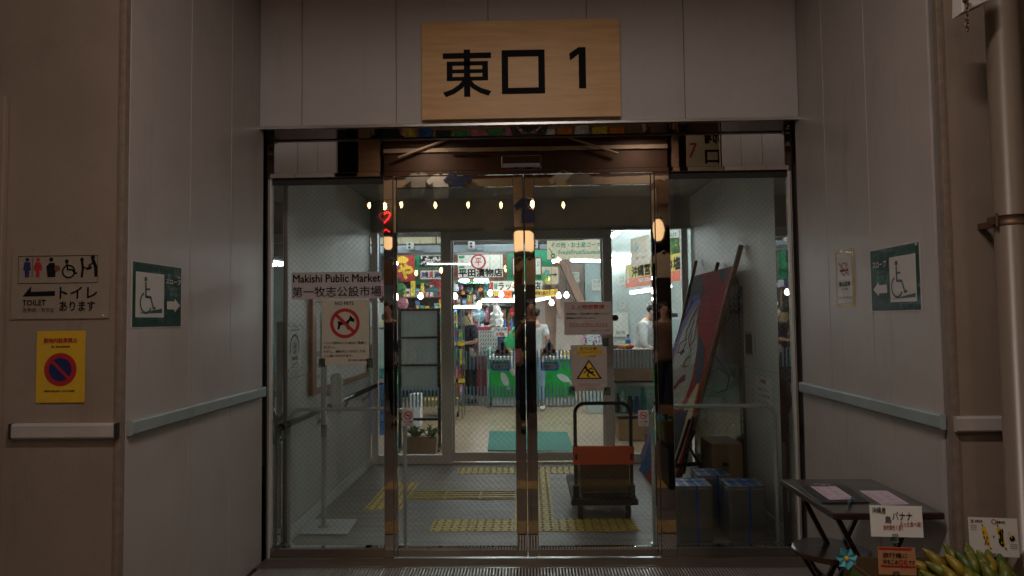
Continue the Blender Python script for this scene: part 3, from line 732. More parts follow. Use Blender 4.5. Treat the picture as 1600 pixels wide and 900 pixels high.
# handrail
hr = thing('handrail', 'black wooden handrail on steel brackets along the left vestibule wall', 'handrail', (XW, 5.8, .85))
xa = XW + .07; pa = (xa, 4.72, .79); pb = (xa, 7.06, .79)
M['railblk'] = mat('rail_resin', (.02, .035, .05), .25, var=.1)
zr = P(470, 657, Y=4.85).z
za = P(440, 667.5, X=xa).z
MB().tube([(xa, P(441, 500, X=xa).y, za), (xa, 7.05, za)], .021, 12).build('rail', 'railblk', hr, smooth=True)
MB().tube([(xa, P(440, 500, X=xa).y - .001, za), (xa, P(450, 500, X=xa).y, za)], .024, 12).build('end_cap', 'rubber', hr, smooth=True)
for px in (454, 513, 543, 578):
    y = P(px, 500, X=xa).y
    MB().tube([(XW + .003, y, za - .11), (XW + .02, y, za - .10), (XW + .055, y, za - .07), (xa, y, za - .018)], .009, 8).lathe((XW + .001, y, za - .11), [(.028, 0), (.028, .004)], 12, 'x').build('bracket', 'steel', hr, smooth=False)
# sign stand with a plate and a dispenser
st = thing('dispenser_stand', 'white floor stand with a square base and a gel dispenser behind the NO PETS notice', 'stand', (-1.42, 4.95, 0))
q = [P(467, 834, Z=.008), P(543, 834, Z=.008), P(558, 811, Z=.008), P(488, 810.5, Z=.008)]
MB().prism([Vector((v.x, v.y, .001)) for v in q], (0, 0, .008)).build('base_plate', 'white', st, bevel=.003)
b = P(506, 822, Z=.01); xs_, ys_ = b.x, b.y
M['whitetube'] = mat('white_tube', (.55, .57, .58), .4)
MB().tube([(xs_, ys_, .009), (xs_ , ys_, .70)], .017, 12).lathe((xs_, ys_, .009), [(.045, 0), (.03, .01), (.018, .014)], 16).build('pole', 'whitetube', st, smooth=True)
MB().tube([(xs_, ys_, .655), (xs_, ys_, .745)], .022, 12).build('clamp', 'grey', st, smooth=True)
MB().tube([(xs_, ys_, .74), (xs_, ys_, 1.5)], .022, 12).build('upper_pole', 'whitetube', st, smooth=True)
MB().box(xs_ + .05, xs_ + .135, ys_ - .03, ys_ + .05, .87, 1.115).build('dispenser', 'white', st, bevel=.025)
MB().box(xs_ + .02, xs_ + .052, ys_ - .01, ys_ + .01, .95, .99).build('arm', 'grey', st)
# guard rails behind the fixed panes
def guard(x0, x1, label):
    t = thing('guard_rail', label, 'guard rail', ((x0 + x1) / 2, 4.62, 0), 'bent tube guard rails beside the sliding doors')
    r = .06; z = .905; y = 4.62
    p = [(x0, y, 0), (x0, y, z - r), (x0 + r * .3, y, z - r * .3), (x0 + r, y, z), (x1 - r, y, z), (x1 - r * .3, y, z - r * .3), (x1, y, z - r), (x1, y, 0)]
    MB().tube(p, .0135, 10).build('tube', 'guardm', t, smooth=True)
    for x in (x0, x1): MB().lathe((x, y, .0005), [(.03, 0), (.03, .006)], 14).build('foot', 'guardm', t)
M['guardm'] = mat('guard_tube', (.62, .63, .60), .3, metal=.3)
guard(PX(453, 4.62), PX(632, 4.62), 'pale bent-tube guard rail behind the left glass pane'); guard(PX(1016, 4.62), PX(1206, 4.62), 'pale bent-tube guard rail behind the right glass pane')
# switch plate and small poster on the right wall
XV = 1.69
y0, y1, zb, zt = onwall(1168, (555, 557), 1180, (519, 517), XV, 0)
t = thing('wall_switch', 'dark push-switch box on the right vestibule wall', 'switch', (XV, (y0 + y1) / 2, zb))
MB().box(XV - .022, XV - .0015, y1, y0, zb, zt).build('box', 'grey', t, bevel=.004); MB().box(XV - .026, XV - .0225, y1 + .02, y0 - .02, zb + .02, zt - .02).build('cover', 'black', t, bevel=.002)
y0, y1, zb, zt = onwall(1178, (632, 640), 1203, (588, 590), XV, 0)
s = Sign('paper_notice', 'small white notice with red lettering low on the right vestibule wall', 'notice', (XV - .002, y0, zb), (0, -1, 0), y0 - y1, zt - zb, th=.0012, base='paper')
s.text('火気厳禁', .3, .06, .7, .2, 'nred', .02); s.text('ご注意ください', .1, .35, .8, .45, 'ink'); s.text('ここに物を置', .1, .55, .9, .65, 'ink'); s.text('かないで下さい', .1, .78, .9, .88, 'ink'); s.done()
# tall dull metal cabinet door against the right wall
cb = thing('fire_hose_cabinet', 'tall dark grey steel cabinet behind the leaning painted board', 'cabinet', (1.6, 6.2, 0))
M['cab'] = mat('dark_steel_enamel', (.10, .105, .10), .22, metal=.5, var=.1)
yc = P(1157, 500, X=1.665).y; zc = P(1157, 446, X=1.665).z
MB().box(1.665, 1.6885, yc, 7.05, .002, zc).build('body', 'cab', cb, bevel=.004)
MB().box(1.660, 1.6645, yc + .05, yc + .75, .12, zc - .08).build('door', 'cab', cb, bevel=.003)
MB().box(1.652, 1.6595, yc + .1, yc + .13, .95, 1.1).build('handle', 'steel', cb)
# ---- leaning painted board on three poles
A = Vector((1.06, 5.4, .02)); B = Vector((1.06, 6.67, .02)); C = Vector((1.62, 5.42, 1.90)); D = Vector((1.62, 6.67, 1.90))
bd = thing('painted_board', 'leaning red and purple board painted with a large pale face, against the right vestibule wall', 'board', (1.2, 6, 0))
nrm = (B - A).cross(C - A).normalized()
if nrm.x > 0: nrm = -nrm
MB().prism([A, B, D, C], -nrm * .012).build('board', mat('board_red', (.34, .025, .03), .8, var=.25, scale=4, spec=.05), bd)
def onb(px, py, dz=.001):
    o = Vector((0, 0, 1.5)); d = P(px, py, Y=1.0) - o; t = (A - o).dot(nrm) / d.dot(nrm); return o + d * t + nrm * dz
def paint(pts, m, dz): MB().ngon([onb(x, y, dz) for x, y in pts]).build('painted_shape', m, bd)
M['bd1'] = mat('paint_charcoal', (.07, .075, .08), .8, spec=.05, var=.3); M['bd2'] = mat('paint_blue', (.05, .12, .26), .8, spec=.05, var=.3, scale=5)
M['bd3'] = mat('paint_violet', (.24, .19, .40), .8, spec=.05, var=.2); M['bd4'] = mat('paint_cream', (.44, .40, .33), .8, spec=.05, var=.15); M['bd5'] = mat('paint_white', (.58, .56, .56), .8, spec=.05, var=.1)
M['bd6'] = mat('paint_wine', (.22, .03, .05), .8, spec=.05, var=.2); M['bd7'] = mat('paint_slate', (.05, .06, .09), .8, spec=.05, var=.3)
paint([(1082, 433), (1098, 430), (1096, 455), (1084, 462), (1077, 470), (1080, 445)], 'bd1', .001)
paint([(1128, 421), (1139, 420), (1134, 436), (1128, 444), (1123, 432)], 'bd1', .001)
paint([(1098, 437), (1100, 455), (1096, 465), (1091, 450)], 'bd1', .0015)
paint([(1091, 452), (1096, 470), (1085, 486), (1070, 505), (1072, 480), (1083, 458)], 'bd2', .001)
paint([(1096, 468), (1095, 478), (1083, 488), (1072, 510), (1060, 545), (1052, 570), (1046, 600), (1044, 580), (1050, 548), (1062, 512), (1075, 482), (1086, 470)], 'bd3', .0015)
paint([(1092, 478), (1090, 500), (1091, 530), (1087, 560), (1082, 590), (1072, 620), (1060, 640), (1046, 638), (1044, 610), (1049, 572), (1056, 550), (1066, 520), (1078, 494), (1086, 482)], 'bd4', .002)
paint([(1090, 492), (1088, 520), (1078, 550), (1062, 574), (1050, 578), (1058, 548), (1068, 516), (1080, 500)], 'bd5', .0025)
paint([(1088, 515), (1090, 540), (1086, 566), (1080, 570), (1082, 545)], 'bd5', .0025)
paint([(1089, 520), (1096, 530), (1102, 545), (1098, 585), (1092, 600), (1086, 598), (1088, 570), (1091, 545)], 'bd7', .0012)
paint([(1072, 586), (1071, 594), (1062, 600), (1054, 610), (1053, 604), (1060, 594), (1068, 586)], 'bd6', .0035)
for k, pth in enumerate(([(1090, 482), (1083, 496), (1074, 516), (1072, 530)], [(1074, 530), (1064, 536), (1059, 552), (1068, 548), (1073, 536)], [(1086, 498), (1076, 530), (1080, 548)], [(1080, 556), (1072, 562), (1068, 574), (1076, 572)], [(1090, 500), (1086, 530), (1078, 542), (1082, 520)], [(1084, 470), (1066, 504), (1056, 534)])):
    MB().tube([onb(x, y, .0045) for x, y in pth], .0035, 4).build('painted_line', 'bd6', bd)
paint([(1068, 545), (1062, 552), (1065, 556), (1071, 549)], 'bd7', .0035)
paint([(1095, 590), (1090, 610), (1082, 645), (1070, 690), (1050, 760), (1040, 740), (1060, 660), (1078, 620)], mat('paint_ochre', (.42, .27, .04), .4, var=.2), .0012)
paint([(1076, 640), (1062, 690), (1044, 745), (1036, 700), (1052, 646)], 'bd7', .0018)
paint([(1044, 645), (1030, 700), (1010, 745), (998, 735), (1015, 690), (1030, 650)], 'bd2', .0018)
paint([(1030, 655), (1012, 700), (1004, 725), (1000, 712), (1012, 680)], 'bd3', .0024)
M['pole'] = wood('bamboo_pole', (.20, .11, .05), (.12, .06, .03), .5)
for (px, py, yb) in ((1088, 408, 6.60), (1122, 410, 5.95), (1158, 383, 5.30)):
    top = P(px, py, X=1.655 if px < 1150 else 1.67)
    bot = Vector((1.08, yb + (.15 if px > 1150 else .0), .0)); dr = (top - bot)
    MB().tube([bot + Vector((.018, 0, .012)), top], .0155 if px < 1150 else .02, 8).build('pole', 'pole', bd, smooth=True)
# black cable looped down beside the board
cb2 = MB(); cw = 1.655
def cpath(pts, X): return [P(x, y, X=X) for x, y in pts]
t = cb2.tube(cpath([(1143, 425), (1150, 433), (1155, 448), (1148, 480), (1136, 505), (1122, 525), (1116, 538), (1120, 560), (1132, 575), (1139, 590), (1136, 608), (1120, 614), (1104, 607), (1100, 592), (1108, 580), (1124, 576), (1134, 584)], 1.64), .0035, 6).tube(cpath([(1116, 540), (1108, 560), (1100, 575), (1098, 592), (1104, 602), (1100, 612)], 1.63), .003, 6).build('cable', 'rubber', None)
tag(t, 'thin black cable looped against the dark cabinet behind the painted board', 'cable')
# folded black stand under the board
fs = thing('folding_stand', 'black folded metal stand on the floor between the painted board and the tins', 'stand', (1.2, 5.5, 0))
for i, (a, b) in enumerate((((1078, 655), (1049, 745)), ((1084, 650), (1068, 740)), ((1086, 672), (1060, 735)), ((1072, 690), (1098, 735)), ((1052, 728), (1096, 724)))):
    MB().tube([P(*a, Y=5.35), P(*b, Y=5.45)], .012 if i < 4 else .016, 6).build('leg' if i < 4 else 'crossbar', 'black', fs)
# ---- 18-litre tins
def tin(x, y, w, d, h, label):
    t = thing('square_tin', label, 'tin can', (x + w / 2, y + d / 2, 0), 'square tins on the vestibule floor')
    MB().box(x, x + w, y, y + d, .002, h).build('body', 'tin', t, bevel=.012)
    MB().box(x + .012, x + w - .012, y + .012, y + d - .012, h + .0005, h + .007).build('lid', 'tinlid', t, bevel=.004)
    for a, b, c, e in ((x, x + w, y, y + .012), (x, x + w, y + d - .012, y + d), (x, x + .012, y + .0125, y + d - .0125), (x + w - .012, x + w, y + .0125, y + d - .0125)):
        MB().box(a, b, c, e, h - .004, h + .010).build('rim', 'tin', t, bevel=.003)
    c = x + w * .54
    mb = MB().box(c, c + .014, y - .004, y - .0015, .003, h + .013).box(c, c + .014, y - .004, y + d + .004, h + .011, h + .0135)
    mb.box(x - .004, x - .0015, y + d * .5, y + d * .5 + .014, .003, h + .013).box(x - .004, x + w, y + d * .5, y + d * .5 + .014, h + .0136, h + .0155)
    mb.build('strap', 'strap', t)
    mb = MB()
    for i in range(3): mb.box(x + .03 + i * .07, x + .075 + i * .07, y + .03, y + d - .03, h + .0075, h + .009)
    mb.build('label', 'tinlbl', t)
    return t
M['tinlid'] = mat('tin_lid', (.42, .46, .52), .3, metal=.6, var=.3, scale=10); M['tinlbl'] = mat('blue_tin_label', (.05, .16, .45), .4, var=.5, scale=30)
tin(.965, 4.64, .245, .245, .362, 'square steel tin with a blue strap nearest the door post, left one of three')
tin(1.315, 4.64, .243, .243, .358, 'square steel tin with a blue strap nearest the right vestibule wall')
tin(1.19, 4.96, .243, .243, .358, 'square steel tin with a blue strap standing behind the other two')
# cardboard box
bx = thing('cardboard_box', 'brown cardboard box standing behind the square tins', 'box', (1.52, 5.55, 0))
MB().box(1.395, 1.63, 5.35, 5.70, .002, .515).build('carton', 'card', bx, bevel=.004)
MB().box(1.396, 1.512, 5.351, 5.699, .5155, .520).build('flap', 'card', bx); MB().box(1.514, 1.629, 5.351, 5.699, .5155, .519).build('flap', 'card', bx)
MB().box(1.47, 1.52, 5.3455, 5.3495, .35, .375).build('hand_hole', 'black', bx)
# ---- platform trolley
tr = thing('platform_trolley', 'black platform trolley with an orange band on its handle, parked inside the doors', 'trolley', (.52, 5.5, 0))
xa, xb = P(899, 700, Y=5.17).x, P(986, 700, Y=5.17).x; yt = 5.17; zt_ = P(942, 630, Y=yt).z
r = .075
pts = [(xa, yt, .16), (xa, yt, zt_ - r)] + [(xa + r - r * math.cos(t), yt, zt_ - r + r * math.sin(t)) for t in (math.pi * k / 12 for k in range(1, 7))] + [(xb - r + r * math.sin(t), yt, zt_ - r + r * math.cos(t)) for t in (math.pi * k / 12 for k in range(0, 7))] + [(xb, yt, .16)]
MB().tube(pts, .014, 12).build('handle', 'black', tr, smooth=True)
za, zb2 = P(942, 697, Y=yt).z, P(942, 725, Y=yt).z
MB().box(xa - .018, xb + .018, yt - .022, yt - .016, zb2, za).box(xa - .018, xb + .018, yt + .016, yt + .022, zb2, za).box(xa - .02, xa - .016, yt - .022, yt + .022, zb2, za).box(xb + .016, xb + .02, yt - .022, yt + .022, zb2, za).build('band', 'orange', tr, bevel=.002)
for x in (xa - .005, xb - .01): MB().box(x, x + .018, yt - .028, yt - .0225, zb2 + .035, zb2 + .08).build('catch', 'black', tr)
MB().box(xa - .035, xb + .035, yt - .05, yt + .74, .125, .165).build('deck', 'black', tr, bevel=.012)
MB().box(xa - .04, xb + .04, yt - .055, yt - .02, .118, .16).build('bumper_strip', 'rubber', tr, bevel=.008)
MB().box(xa - .03, xb + .03, yt - .02, yt + .72, .1655, .172).build('deck_mat', 'rubber', tr)
for x in (xa + .03, xb - .03):
    for y in (yt + .02, yt + .62):
        w_ = MB().lathe((x - .016, y, .0505), [(.02, -.001), (.046, 0), (.05, .004), (.05, .028), (.046, .032), (.02, .033)], 20, 'x').build('wheel', 'rubber', tr, smooth=True)
        MB().box(x - .024, x + .024, y - .02, y + .02, .102, .124).box(x - .024, x - .019, y - .018, y + .018, .045, .104).box(x + .019, x + .024, y - .018, y + .018, .045, .104).build('caster_fork', 'steel', tr)
for x in (xa, xb): MB().box(x - .022, x + .022, yt - .025, yt + .03, .166, .26).build('hinge_bracket', 'black', tr, bevel=.004)
M['case'] = mat('dull_brown_case', (.13, .085, .035), .6, var=.15)
c1, c2 = P(907, 750, Y=5.26).x, P(984, 750, Y=5.26).x
bx = thing('brown_case', 'flat brown case stood upright on the trolley behind its handle', 'case', ((c1 + c2) / 2, 5.35, .175))
MB().box(c1, c2, 5.27, 5.62, .1725, .40).build('carton', 'case', bx, bevel=.004); MB().box(c1 + .002, c2 - .002, 5.272, 5.618, .4005, .404).build('flap', 'case', bx)
MB().box(c1 - .001, c2 + .001, 5.2685, 5.2699, .285, .289).build('seam', 'black', bx)
MB().box(c1 + .01, c2, 5.266, 5.2695, .173, .181).build('edge_strip', 'steel', bx)
# ============================================================ PEOPLE
def skinmesh(name, chains, m, parent, sub=2, M4=None):
    """one skinned surface; chains = list of lists of (joint key or xyz, radius); joints with equal keys are shared"""
    idx = {}; vs = []; rs = []; es = []; roots = []
    for ch in chains:
        prev = None
        for j, (p, r) in enumerate(ch):
            k = tuple(round(c, 4) for c in p)
            if k not in idx:
                idx[k] = len(vs); vs.append(Vector(p)); rs.append(r)
                if j == 0: roots.append(idx[k])
            i = idx[k]
            if prev is not None and prev != i: es.append((prev, i))
            prev = i
    me = bpy.data.meshes.new(name); me.from_pydata([tuple(v) for v in vs], es, [])
    me.materials.append(M[m]); o = bpy.data.objects.new(name, me); COL.objects.link(o); o.parent = parent
    sk = o.modifiers.new('skin', 'SKIN'); sk.use_smooth_shade = True
    if not me.skin_vertices: pass
    for i, sv in enumerate(me.skin_vertices[0].data):
        r = rs[i]; sv.radius = (r, r) if not isinstance(r, tuple) else r
        sv.use_root = i in roots
    if sub: 
        su = o.modifiers.new('smooth', 'SUBSURF'); su.levels = sub; su.render_levels = sub
    return o
def person(label, loc, face, h=1.65, lean=0, arms=None, legs=None, shirt='white', trousers='black', hairm='hair', long_hair=False, headturn=0, headdrop=0, shoes='black', sleeve=.6, bulky=1.0, extra=None, hat=None, group=None, apron=None):
    """face: heading in degrees (0 = away from the camera, +Y). local frame: x right, y forward, z up"""
    R = Matrix.Rotation(math.radians(face), 3, 'Z')
    t = thing('person', label, 'person', loc, group, R)
    k = h / 1.70
    def tor(x, y, z):       # lean the torso about the hips
        v = Vector((x, y, z - .95)); v = Matrix.Rotation(math.radians(-lean), 3, 'X') @ v; return (v.x * k, v.y * k, (v.z + .95) * k)
    pel = tor(0, 0, .95); wst = tor(0, .0, 1.10); cst = tor(0, .0, 1.28); up = tor(0, -.01, 1.40); nk = tor(0, 0, 1.47)
    hd = Matrix.Rotation(math.radians(-headdrop), 3, 'X')
    def hp(x, y, z):
        v = hd @ Vector((x, y, z)); v = Matrix.Rotation(math.radians(headturn), 3, 'Z') @ v; b = Vector(nk) / k
        return ((b.x + v.x) * k, (b.y + v.y) * k, (b.z + v.z) * k)
    jaw = hp(0, .03, .09); crn = hp(0, .01, .17); top = hp(0, .0, .215)
    arms = arms or {}; legs = legs or {}
    shR = tor(.165, 0, 1.39); shL = tor(-.165, 0, 1.39)
    eR, wR = arms.get('R', (tor(.22, -.02, 1.10), tor(.23, .10, .87))); eL, wL = arms.get('L', (tor(-.22, -.02, 1.10), tor(-.23, .10, .87)))
    kR, aR = legs.get('R', ((.10, .03, .50), (.11, -.02, .09))); kL, aL = legs.get('L', ((-.10, .02, .50), (-.11, -.03, .09)))
    sc = lambda p: tuple(c * k for c in p)
    kR, aR, kL, aL = map(sc, (kR, aR, kL, aL)); hR, hL = sc((.09, 0, .90)), sc((-.09, 0, .90))
    q = k * bulky
    chains = [[(pel, (.13 * q, .10 * q)), (wst, (.12 * q, .09 * q)), (cst, (.14 * q, .10 * q)), (up, (.10 * q, .08 * q)), (nk, .052 * k), (jaw, (.065 * k, .078 * k)), (crn, (.078 * k, .092 * k)), (top, (.05 * k, .06 * k))]]
    for s_, e_, w_ in ((shR, eR, wR), (shL, eL, wL)):
        chains.append([(up, 1), (s_, .055 * q), (e_, .038 * q), (w_, .026 * k)])
        d = (Vector(w_) - Vector(e_)).normalized(); hnd = Vector(w_) + d * .07 * k
        chains[-1].append((tuple(hnd), (.036 * k, .018 * k)))
        sd = d.cross(Vector((0, 0, 1)));  sd = sd.normalized() if sd.length > .2 else Vector((1, 0, 0))
        cu = Vector((0, .25, -.35))
        for f, (off, ln) in enumerate(((-.030, .055), (-.010, .068), (.011, .072), (.030, .062))):
            b = hnd + sd * off * k + d * .012 * k
            chains.append([(tuple(b), .0095 * k), (tuple(b + (d * .03 + cu * .01) * k), .0085 * k), (tuple(b + (d * .8 + cu * .4).normalized() * ln * k), .0075 * k)])
        b = Vector(w_) + d * .03 * k - sd * .025 * k
        chains.append([(tuple(b), .011 * k), (tuple(b - sd * .025 * k + d * .025 * k), .010 * k), (tuple(b - sd * .03 * k + d * .055 * k), .008 * k)])
    for h_, kn, an in ((hR, kR, aR), (hL, kL, aL)):
        chains.append([(pel, 1), (h_, .085 * q), (kn, .055 * q), (an, .036 * k), ((an[0], an[1] + .12 * k, an[2] - .055 * k), (.035 * k, .025 * k))])
    # fix radii of the shared joints
    body = skinmesh('body', chains, 'skin', t)
    # face
    mb = MB(); nose = hp(0, .105, .125); mb.ell(nose, .014 * k, .018 * k, .02 * k, 8, 6)
    for sx in (-1, 1): mb.ell(hp(sx * .078, .0, .13), .010 * k, .02 * k, .03 * k, 8, 6)
    mb.build('ears_and_nose', 'skin', t, local=True, smooth=True, kind='stuff')
    for sx in (-1, 1): MB().ell(hp(sx * .03, .098, .15), .009 * k, .006 * k, .006 * k, 8, 6).build('eye', 'ink', t, local=True)
    MB().ell(hp(0, .098, .08), .022 * k, .006 * k, .005 * k, 8, 6).build('mouth', 'brownink', t, local=True)
    # shirt
    g = 1.13
    def mixp(a, b, f): return tuple(Vector(a).lerp(Vector(b), f))
    sh = [[(tor(0, 0, .84), (.15 * q, .12 * q)), (tor(0, 0, .95), (.152 * q, .122 * q)), (wst, (.135 * q, .108 * q)), (cst, (.155 * q, .12 * q)), (up, (.115 * q, .092 * q)), (mixp(up, nk, .45), .06 * q)]]
    for s_, e_ , w_ in ((shR, eR, wR), (shL, eL, wL)):
        c = [(up, 1), (s_, .07 * q)]
        if sleeve <= 1: c.append((mixp(s_, e_, sleeve), .062 * q))
        else: c += [(e_, .05 * q), (mixp(e_, w_, sleeve - 1), .038 * q)]
        sh.append(c)
    skinmesh('shirt', sh, shirt, t)
    tr_ = [[(tor(0, 0, 1.02), (.125 * q, .10 * q)), (pel, (.145 * q, .112 * q))]]
    for h_, kn, an in ((hR, kR, aR), (hL, kL, aL)): tr_.append([(pel, 1), (h_, .098 * q), (kn, .07 * q), (mixp(kn, an, .9), .058 * q)])
    skinmesh('trousers', tr_, trousers, t)
    for an in (aR, aL):
        MB().ell((an[0], an[1] + .05 * k, .045 * k), .048 * k, .135 * k, .045 * k, 12, 8).build('shoe', shoes, t, local=True, smooth=True)
    # hair as a cap of shaped strands
    mb = MB(); mb.ell(hp(0, -.018, .175), .094 * k, .104 * k, .082 * k, 16, 10)
    rnd = random.Random(len(label))
    if long_hair:
        for i, a in enumerate((18, 40, 62, 162, 140, 120)):
            a = math.radians(a); x, y = .088 * math.cos(a), .085 * math.sin(a)
            mb.tube([hp(x, y, .19), hp(x * 1.15, y * 1.05, .08), hp(x * 1.1, y * 1.0, -.05), hp(x * .9, y, -.20 - .03 * (i % 3))], [.02 * k, .02 * k, .016 * k, .006 * k], 6)
        for i in range(16):
            a = math.radians(195 + 150 * i / 15) if i < 12 else math.radians(rnd.choice((180, 0)) + rnd.uniform(-14, 14))
            x, y = .085 * math.cos(a), .09 * math.sin(a)
            L = rnd.uniform(.20, .36)
            mb.tube([hp(x, y - .01, .17), hp(x * 1.12, y * 1.1 - .01, .05), hp(x * 1.1, y * 1.05, -.05), hp(x * 1.0 + rnd.uniform(-.02, .02), y + .02, .05 - L)], [.025 * k, .022 * k, .018 * k, .008 * k], 6)
    else:
        for i in range(14):
            a = 2 * math.pi * i / 14; mb.ell(hp(.07 * math.cos(a), .07 * math.sin(a) - .02, .19 + .02 * rnd.random()), .03 * k, .03 * k, .035 * k, 7, 5)
    mb.build('hair', hairm, t, local=True, smooth=True)
    if hat:
        MB().ell(hp(0, -.005, .20), .118 * k, .125 * k, .09 * k, 16, 8).build('cap', hat, t, local=True, smooth=True)
    t['_k'] = 0; del t['_k']
    return t, tor, hp, k
def fabric(n, c, **k): M[n] = mat(n, c, .85, var=.15, scale=8, bump=.3, bscale=14, **k)
M['p_cream'] = mat('cream_board', (.5, .46, .3), .6, var=.05)
M['p_hang0'] = mat('board_beige', (.5, .42, .3), .6, var=.04)
fabric('fab_white', (.62, .64, .64)); fabric('fab_black', (.015, .016, .03)); fabric('fab_green', (.04, .42, .16)); fabric('fab_jeans', (.25, .36, .48)); fabric('fab_dark', (.012, .012, .014))
fabric('fab_navy', (.02, .03, .10)); fabric('fab_teal', (.06, .14, .20)); fabric('fab_cream', (.5, .42, .3)); fabric('fab_red', (.35, .03, .03)); fabric('fab_grey', (.25, .25, .25)); fabric('fab_brown', (.14, .08, .05))
def at(px, Y): return (PX(px, Y), Y, 0)
# woman in black with long pale hair, looking down at her hands
t, tor, hp, k = person('person with long blond hair, cap and black T-shirt looking down at something in both hands', at(733, 12.3), 132, 1.66, lean=6, shirt='fab_black', trousers='fab_dark', hairm='blond', long_hair=True, headdrop=28, hat='fab_dark', bulky=1.18,
    arms={'R': ((.23, .02, 1.10), (.10, .26, 1.06)), 'L': ((-.23, .02, 1.10), (-.06, .28, 1.07))}, sleeve=.85)
ph = MB().box(-.04, .07, .36, .44, 1.06, 1.075).build('phone', 'black', None); ph.matrix_world = t.matrix_world; tag(ph, 'dark phone held by the long-haired person in black', 'phone')
mb = MB(); mb.lathe((.06, .142, 1.22), [(.055, 0), (.055, .003)], 20, 'y').build('shirt_print', 'sgrey', t, local=True)
person('person in a bright green T-shirt bending over behind the green counter', at(789, 12.72), 270, 1.70, lean=36, shirt='fab_green', trousers='fab_dark', arms={'R': ((.24, .42, 1.00), (.16, .60, .92)), 'L': ((-.24, .42, 1.00), (-.16, .62, .92))}, headdrop=25, bulky=1.2)
person('person in a white T-shirt and pale jeans seen from behind, shopping at the green counter', at(835, 11.25), -12, 1.66, lean=3, shirt='fab_white', trousers='fab_jeans', arms={'R': ((.24, -.02, 1.10), (.20, .12, .92)), 'L': ((-.23, 0, 1.10), (-.27, .02, .86))}, bulky=1.0, shoes='fab_white')
bg_ = MB(); p0 = at(806, 11.2)
bg_.lathe((p0[0] + .02, 11.2, .54), [(.02, 0), (.10, .03), (.13, .12), (.12, .24), (.07, .34), (.03, .42), (.012, .5)], 12)
crumple(bg_, .018, 3)
b_ = bg_.build('plastic_bag', 'white', None, smooth=True); tag(b_, 'white plastic carrier bag held by the person in pale jeans', 'bag')
person('person with dark hair and a white long-sleeved shirt working behind the right-hand counter', (PX(998, 9.35), 9.35, 0), 245, 1.72, lean=14, shirt='fab_white', trousers='fab_dark', arms={'R': ((.25, .14, 1.12), (.08, .34, 1.00)), 'L': ((-.25, .12, 1.12), (-.10, .36, 1.02))}, headdrop=35, sleeve=1.7, bulky=1.05)
# ============================================================ MARKET HALL
def fsign(name, label, cat, px0, py0, px1, py1, Y, th=.02, base='white', **k): return front_sign(name, label, cat, px0, py0, px1, py1, Y, th=th, base=base, **k)
M['fascia'] = mat('fascia_green', (.01, .28, .14), .5, var=.06)
M['signwhite'] = mat('sign_white', (.66, .68, .62), .5, var=.03)
Yf = 13.4
g = thing('shop_fascia', 'green painted fascia board over the pickle stall', 'fascia', (PX(750, Yf), Yf, PZ(442, Yf)))
MB().box(PX(646, Yf), PX(862, Yf), Yf, Yf + .05, PZ(442, Yf), PZ(391, Yf)).build('board', 'fascia', g)
for a in (646, 700, 800, 860): MB().box(PX(a, Yf), PX(a + 3, Yf), Yf - .02, Yf - .0005, PZ(442, Yf), PZ(391, Yf)).build('batten', 'fascia', g)
s = fsign('hanging_banner', 'dark red banner with a yellow brush character, left of the green fascia', 'banner', 610, 393, 648, 440, 13.2, base='fab_red'); s.text('や', .35, .42, .92, .90, 'yellow', .04); s.disc(.5, .28, .12, 'yellow', ry=.07); s.done()

M['darkframe'] = wood('dark_frame', (.15, .045, .02), (.08, .025, .012), .4)
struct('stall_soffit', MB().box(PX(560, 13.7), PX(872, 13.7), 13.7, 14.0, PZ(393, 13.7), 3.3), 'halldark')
struct('stall_soffit', MB().box(PX(560, 12.6), PX(700, 12.6), 12.6, 12.7, PZ(378, 12.6), PZ(368, 12.6)), 'p_cream')
s = fsign('framed_sign', 'brown framed white sign with a red circled character above the pickle stall', 'sign', 710, 392, 792, 439, Yf - .08, th=.05, base='darkframe', panel='frame')
s.rect(.075, .14, .92, .88, 'signwhite'); s.ring(.46, .37, .115, .15, 'nred', dz=.002); s.text('平', .40, .24, .52, .50, 'nred', .012, dz=.003)
s.text('平田漬物店', .09, .60, .91, .86, 'ink', .03, dz=.002); s.rect(.09, .16, .20, .25, 'fascia', dz=.001); s.rect(.09, .50, .20, .58, 'fascia', dz=.001); s.text('漬物', .12, .30, .18, .46, 'nred', dz=.001); s.rect(.22, .38, .29, .40, 'green', dz=.001); s.done()
s = fsign('framed_photo', 'black and white group photograph on the green fascia', 'picture', 656, 395, 693, 416, Yf - .03, th=.015, base='ink')
rr = random.Random(3)
for i in range(46): s.disc(rr.uniform(.06, .94), rr.uniform(.28, .92), rr.uniform(.012, .022), ('sgrey', 'grey', 'signwhite')[i % 3], dz=.0002 * i)
s.rect(.02, .03, .98, .25, 'grey'); s.done()
s = fsign('framed_sign', 'small brown framed sign with purple and red characters under the group photograph', 'sign', 655, 420, 693, 439, Yf - .05, th=.03, base='darkframe', panel='frame')
s.rect(.06, .15, .98, .85, 'signwhite'); s.text('沖縄', .10, .25, .38, .75, 'nnavy', .05, dz=.001); s.text('炎', .42, .22, .60, .78, 'nred', .05, dz=.001); s.text('漬物', .64, .25, .94, .75, 'nnavy', .05, dz=.001); s.done()
s = fsign('pickle_sign', 'white sign with bold black katakana hanging under the green fascia', 'sign', 765, 439, 847, 455, Yf - .3, th=.02, base='signwhite')
s.rect(.02, .1, .075, .9, 'nred'); s.text('島産', .09, .2, .15, .8, 'green', .02); s.text('ラッキョウ店', .17, .14, .97, .86, 'ink', .02); s.done()
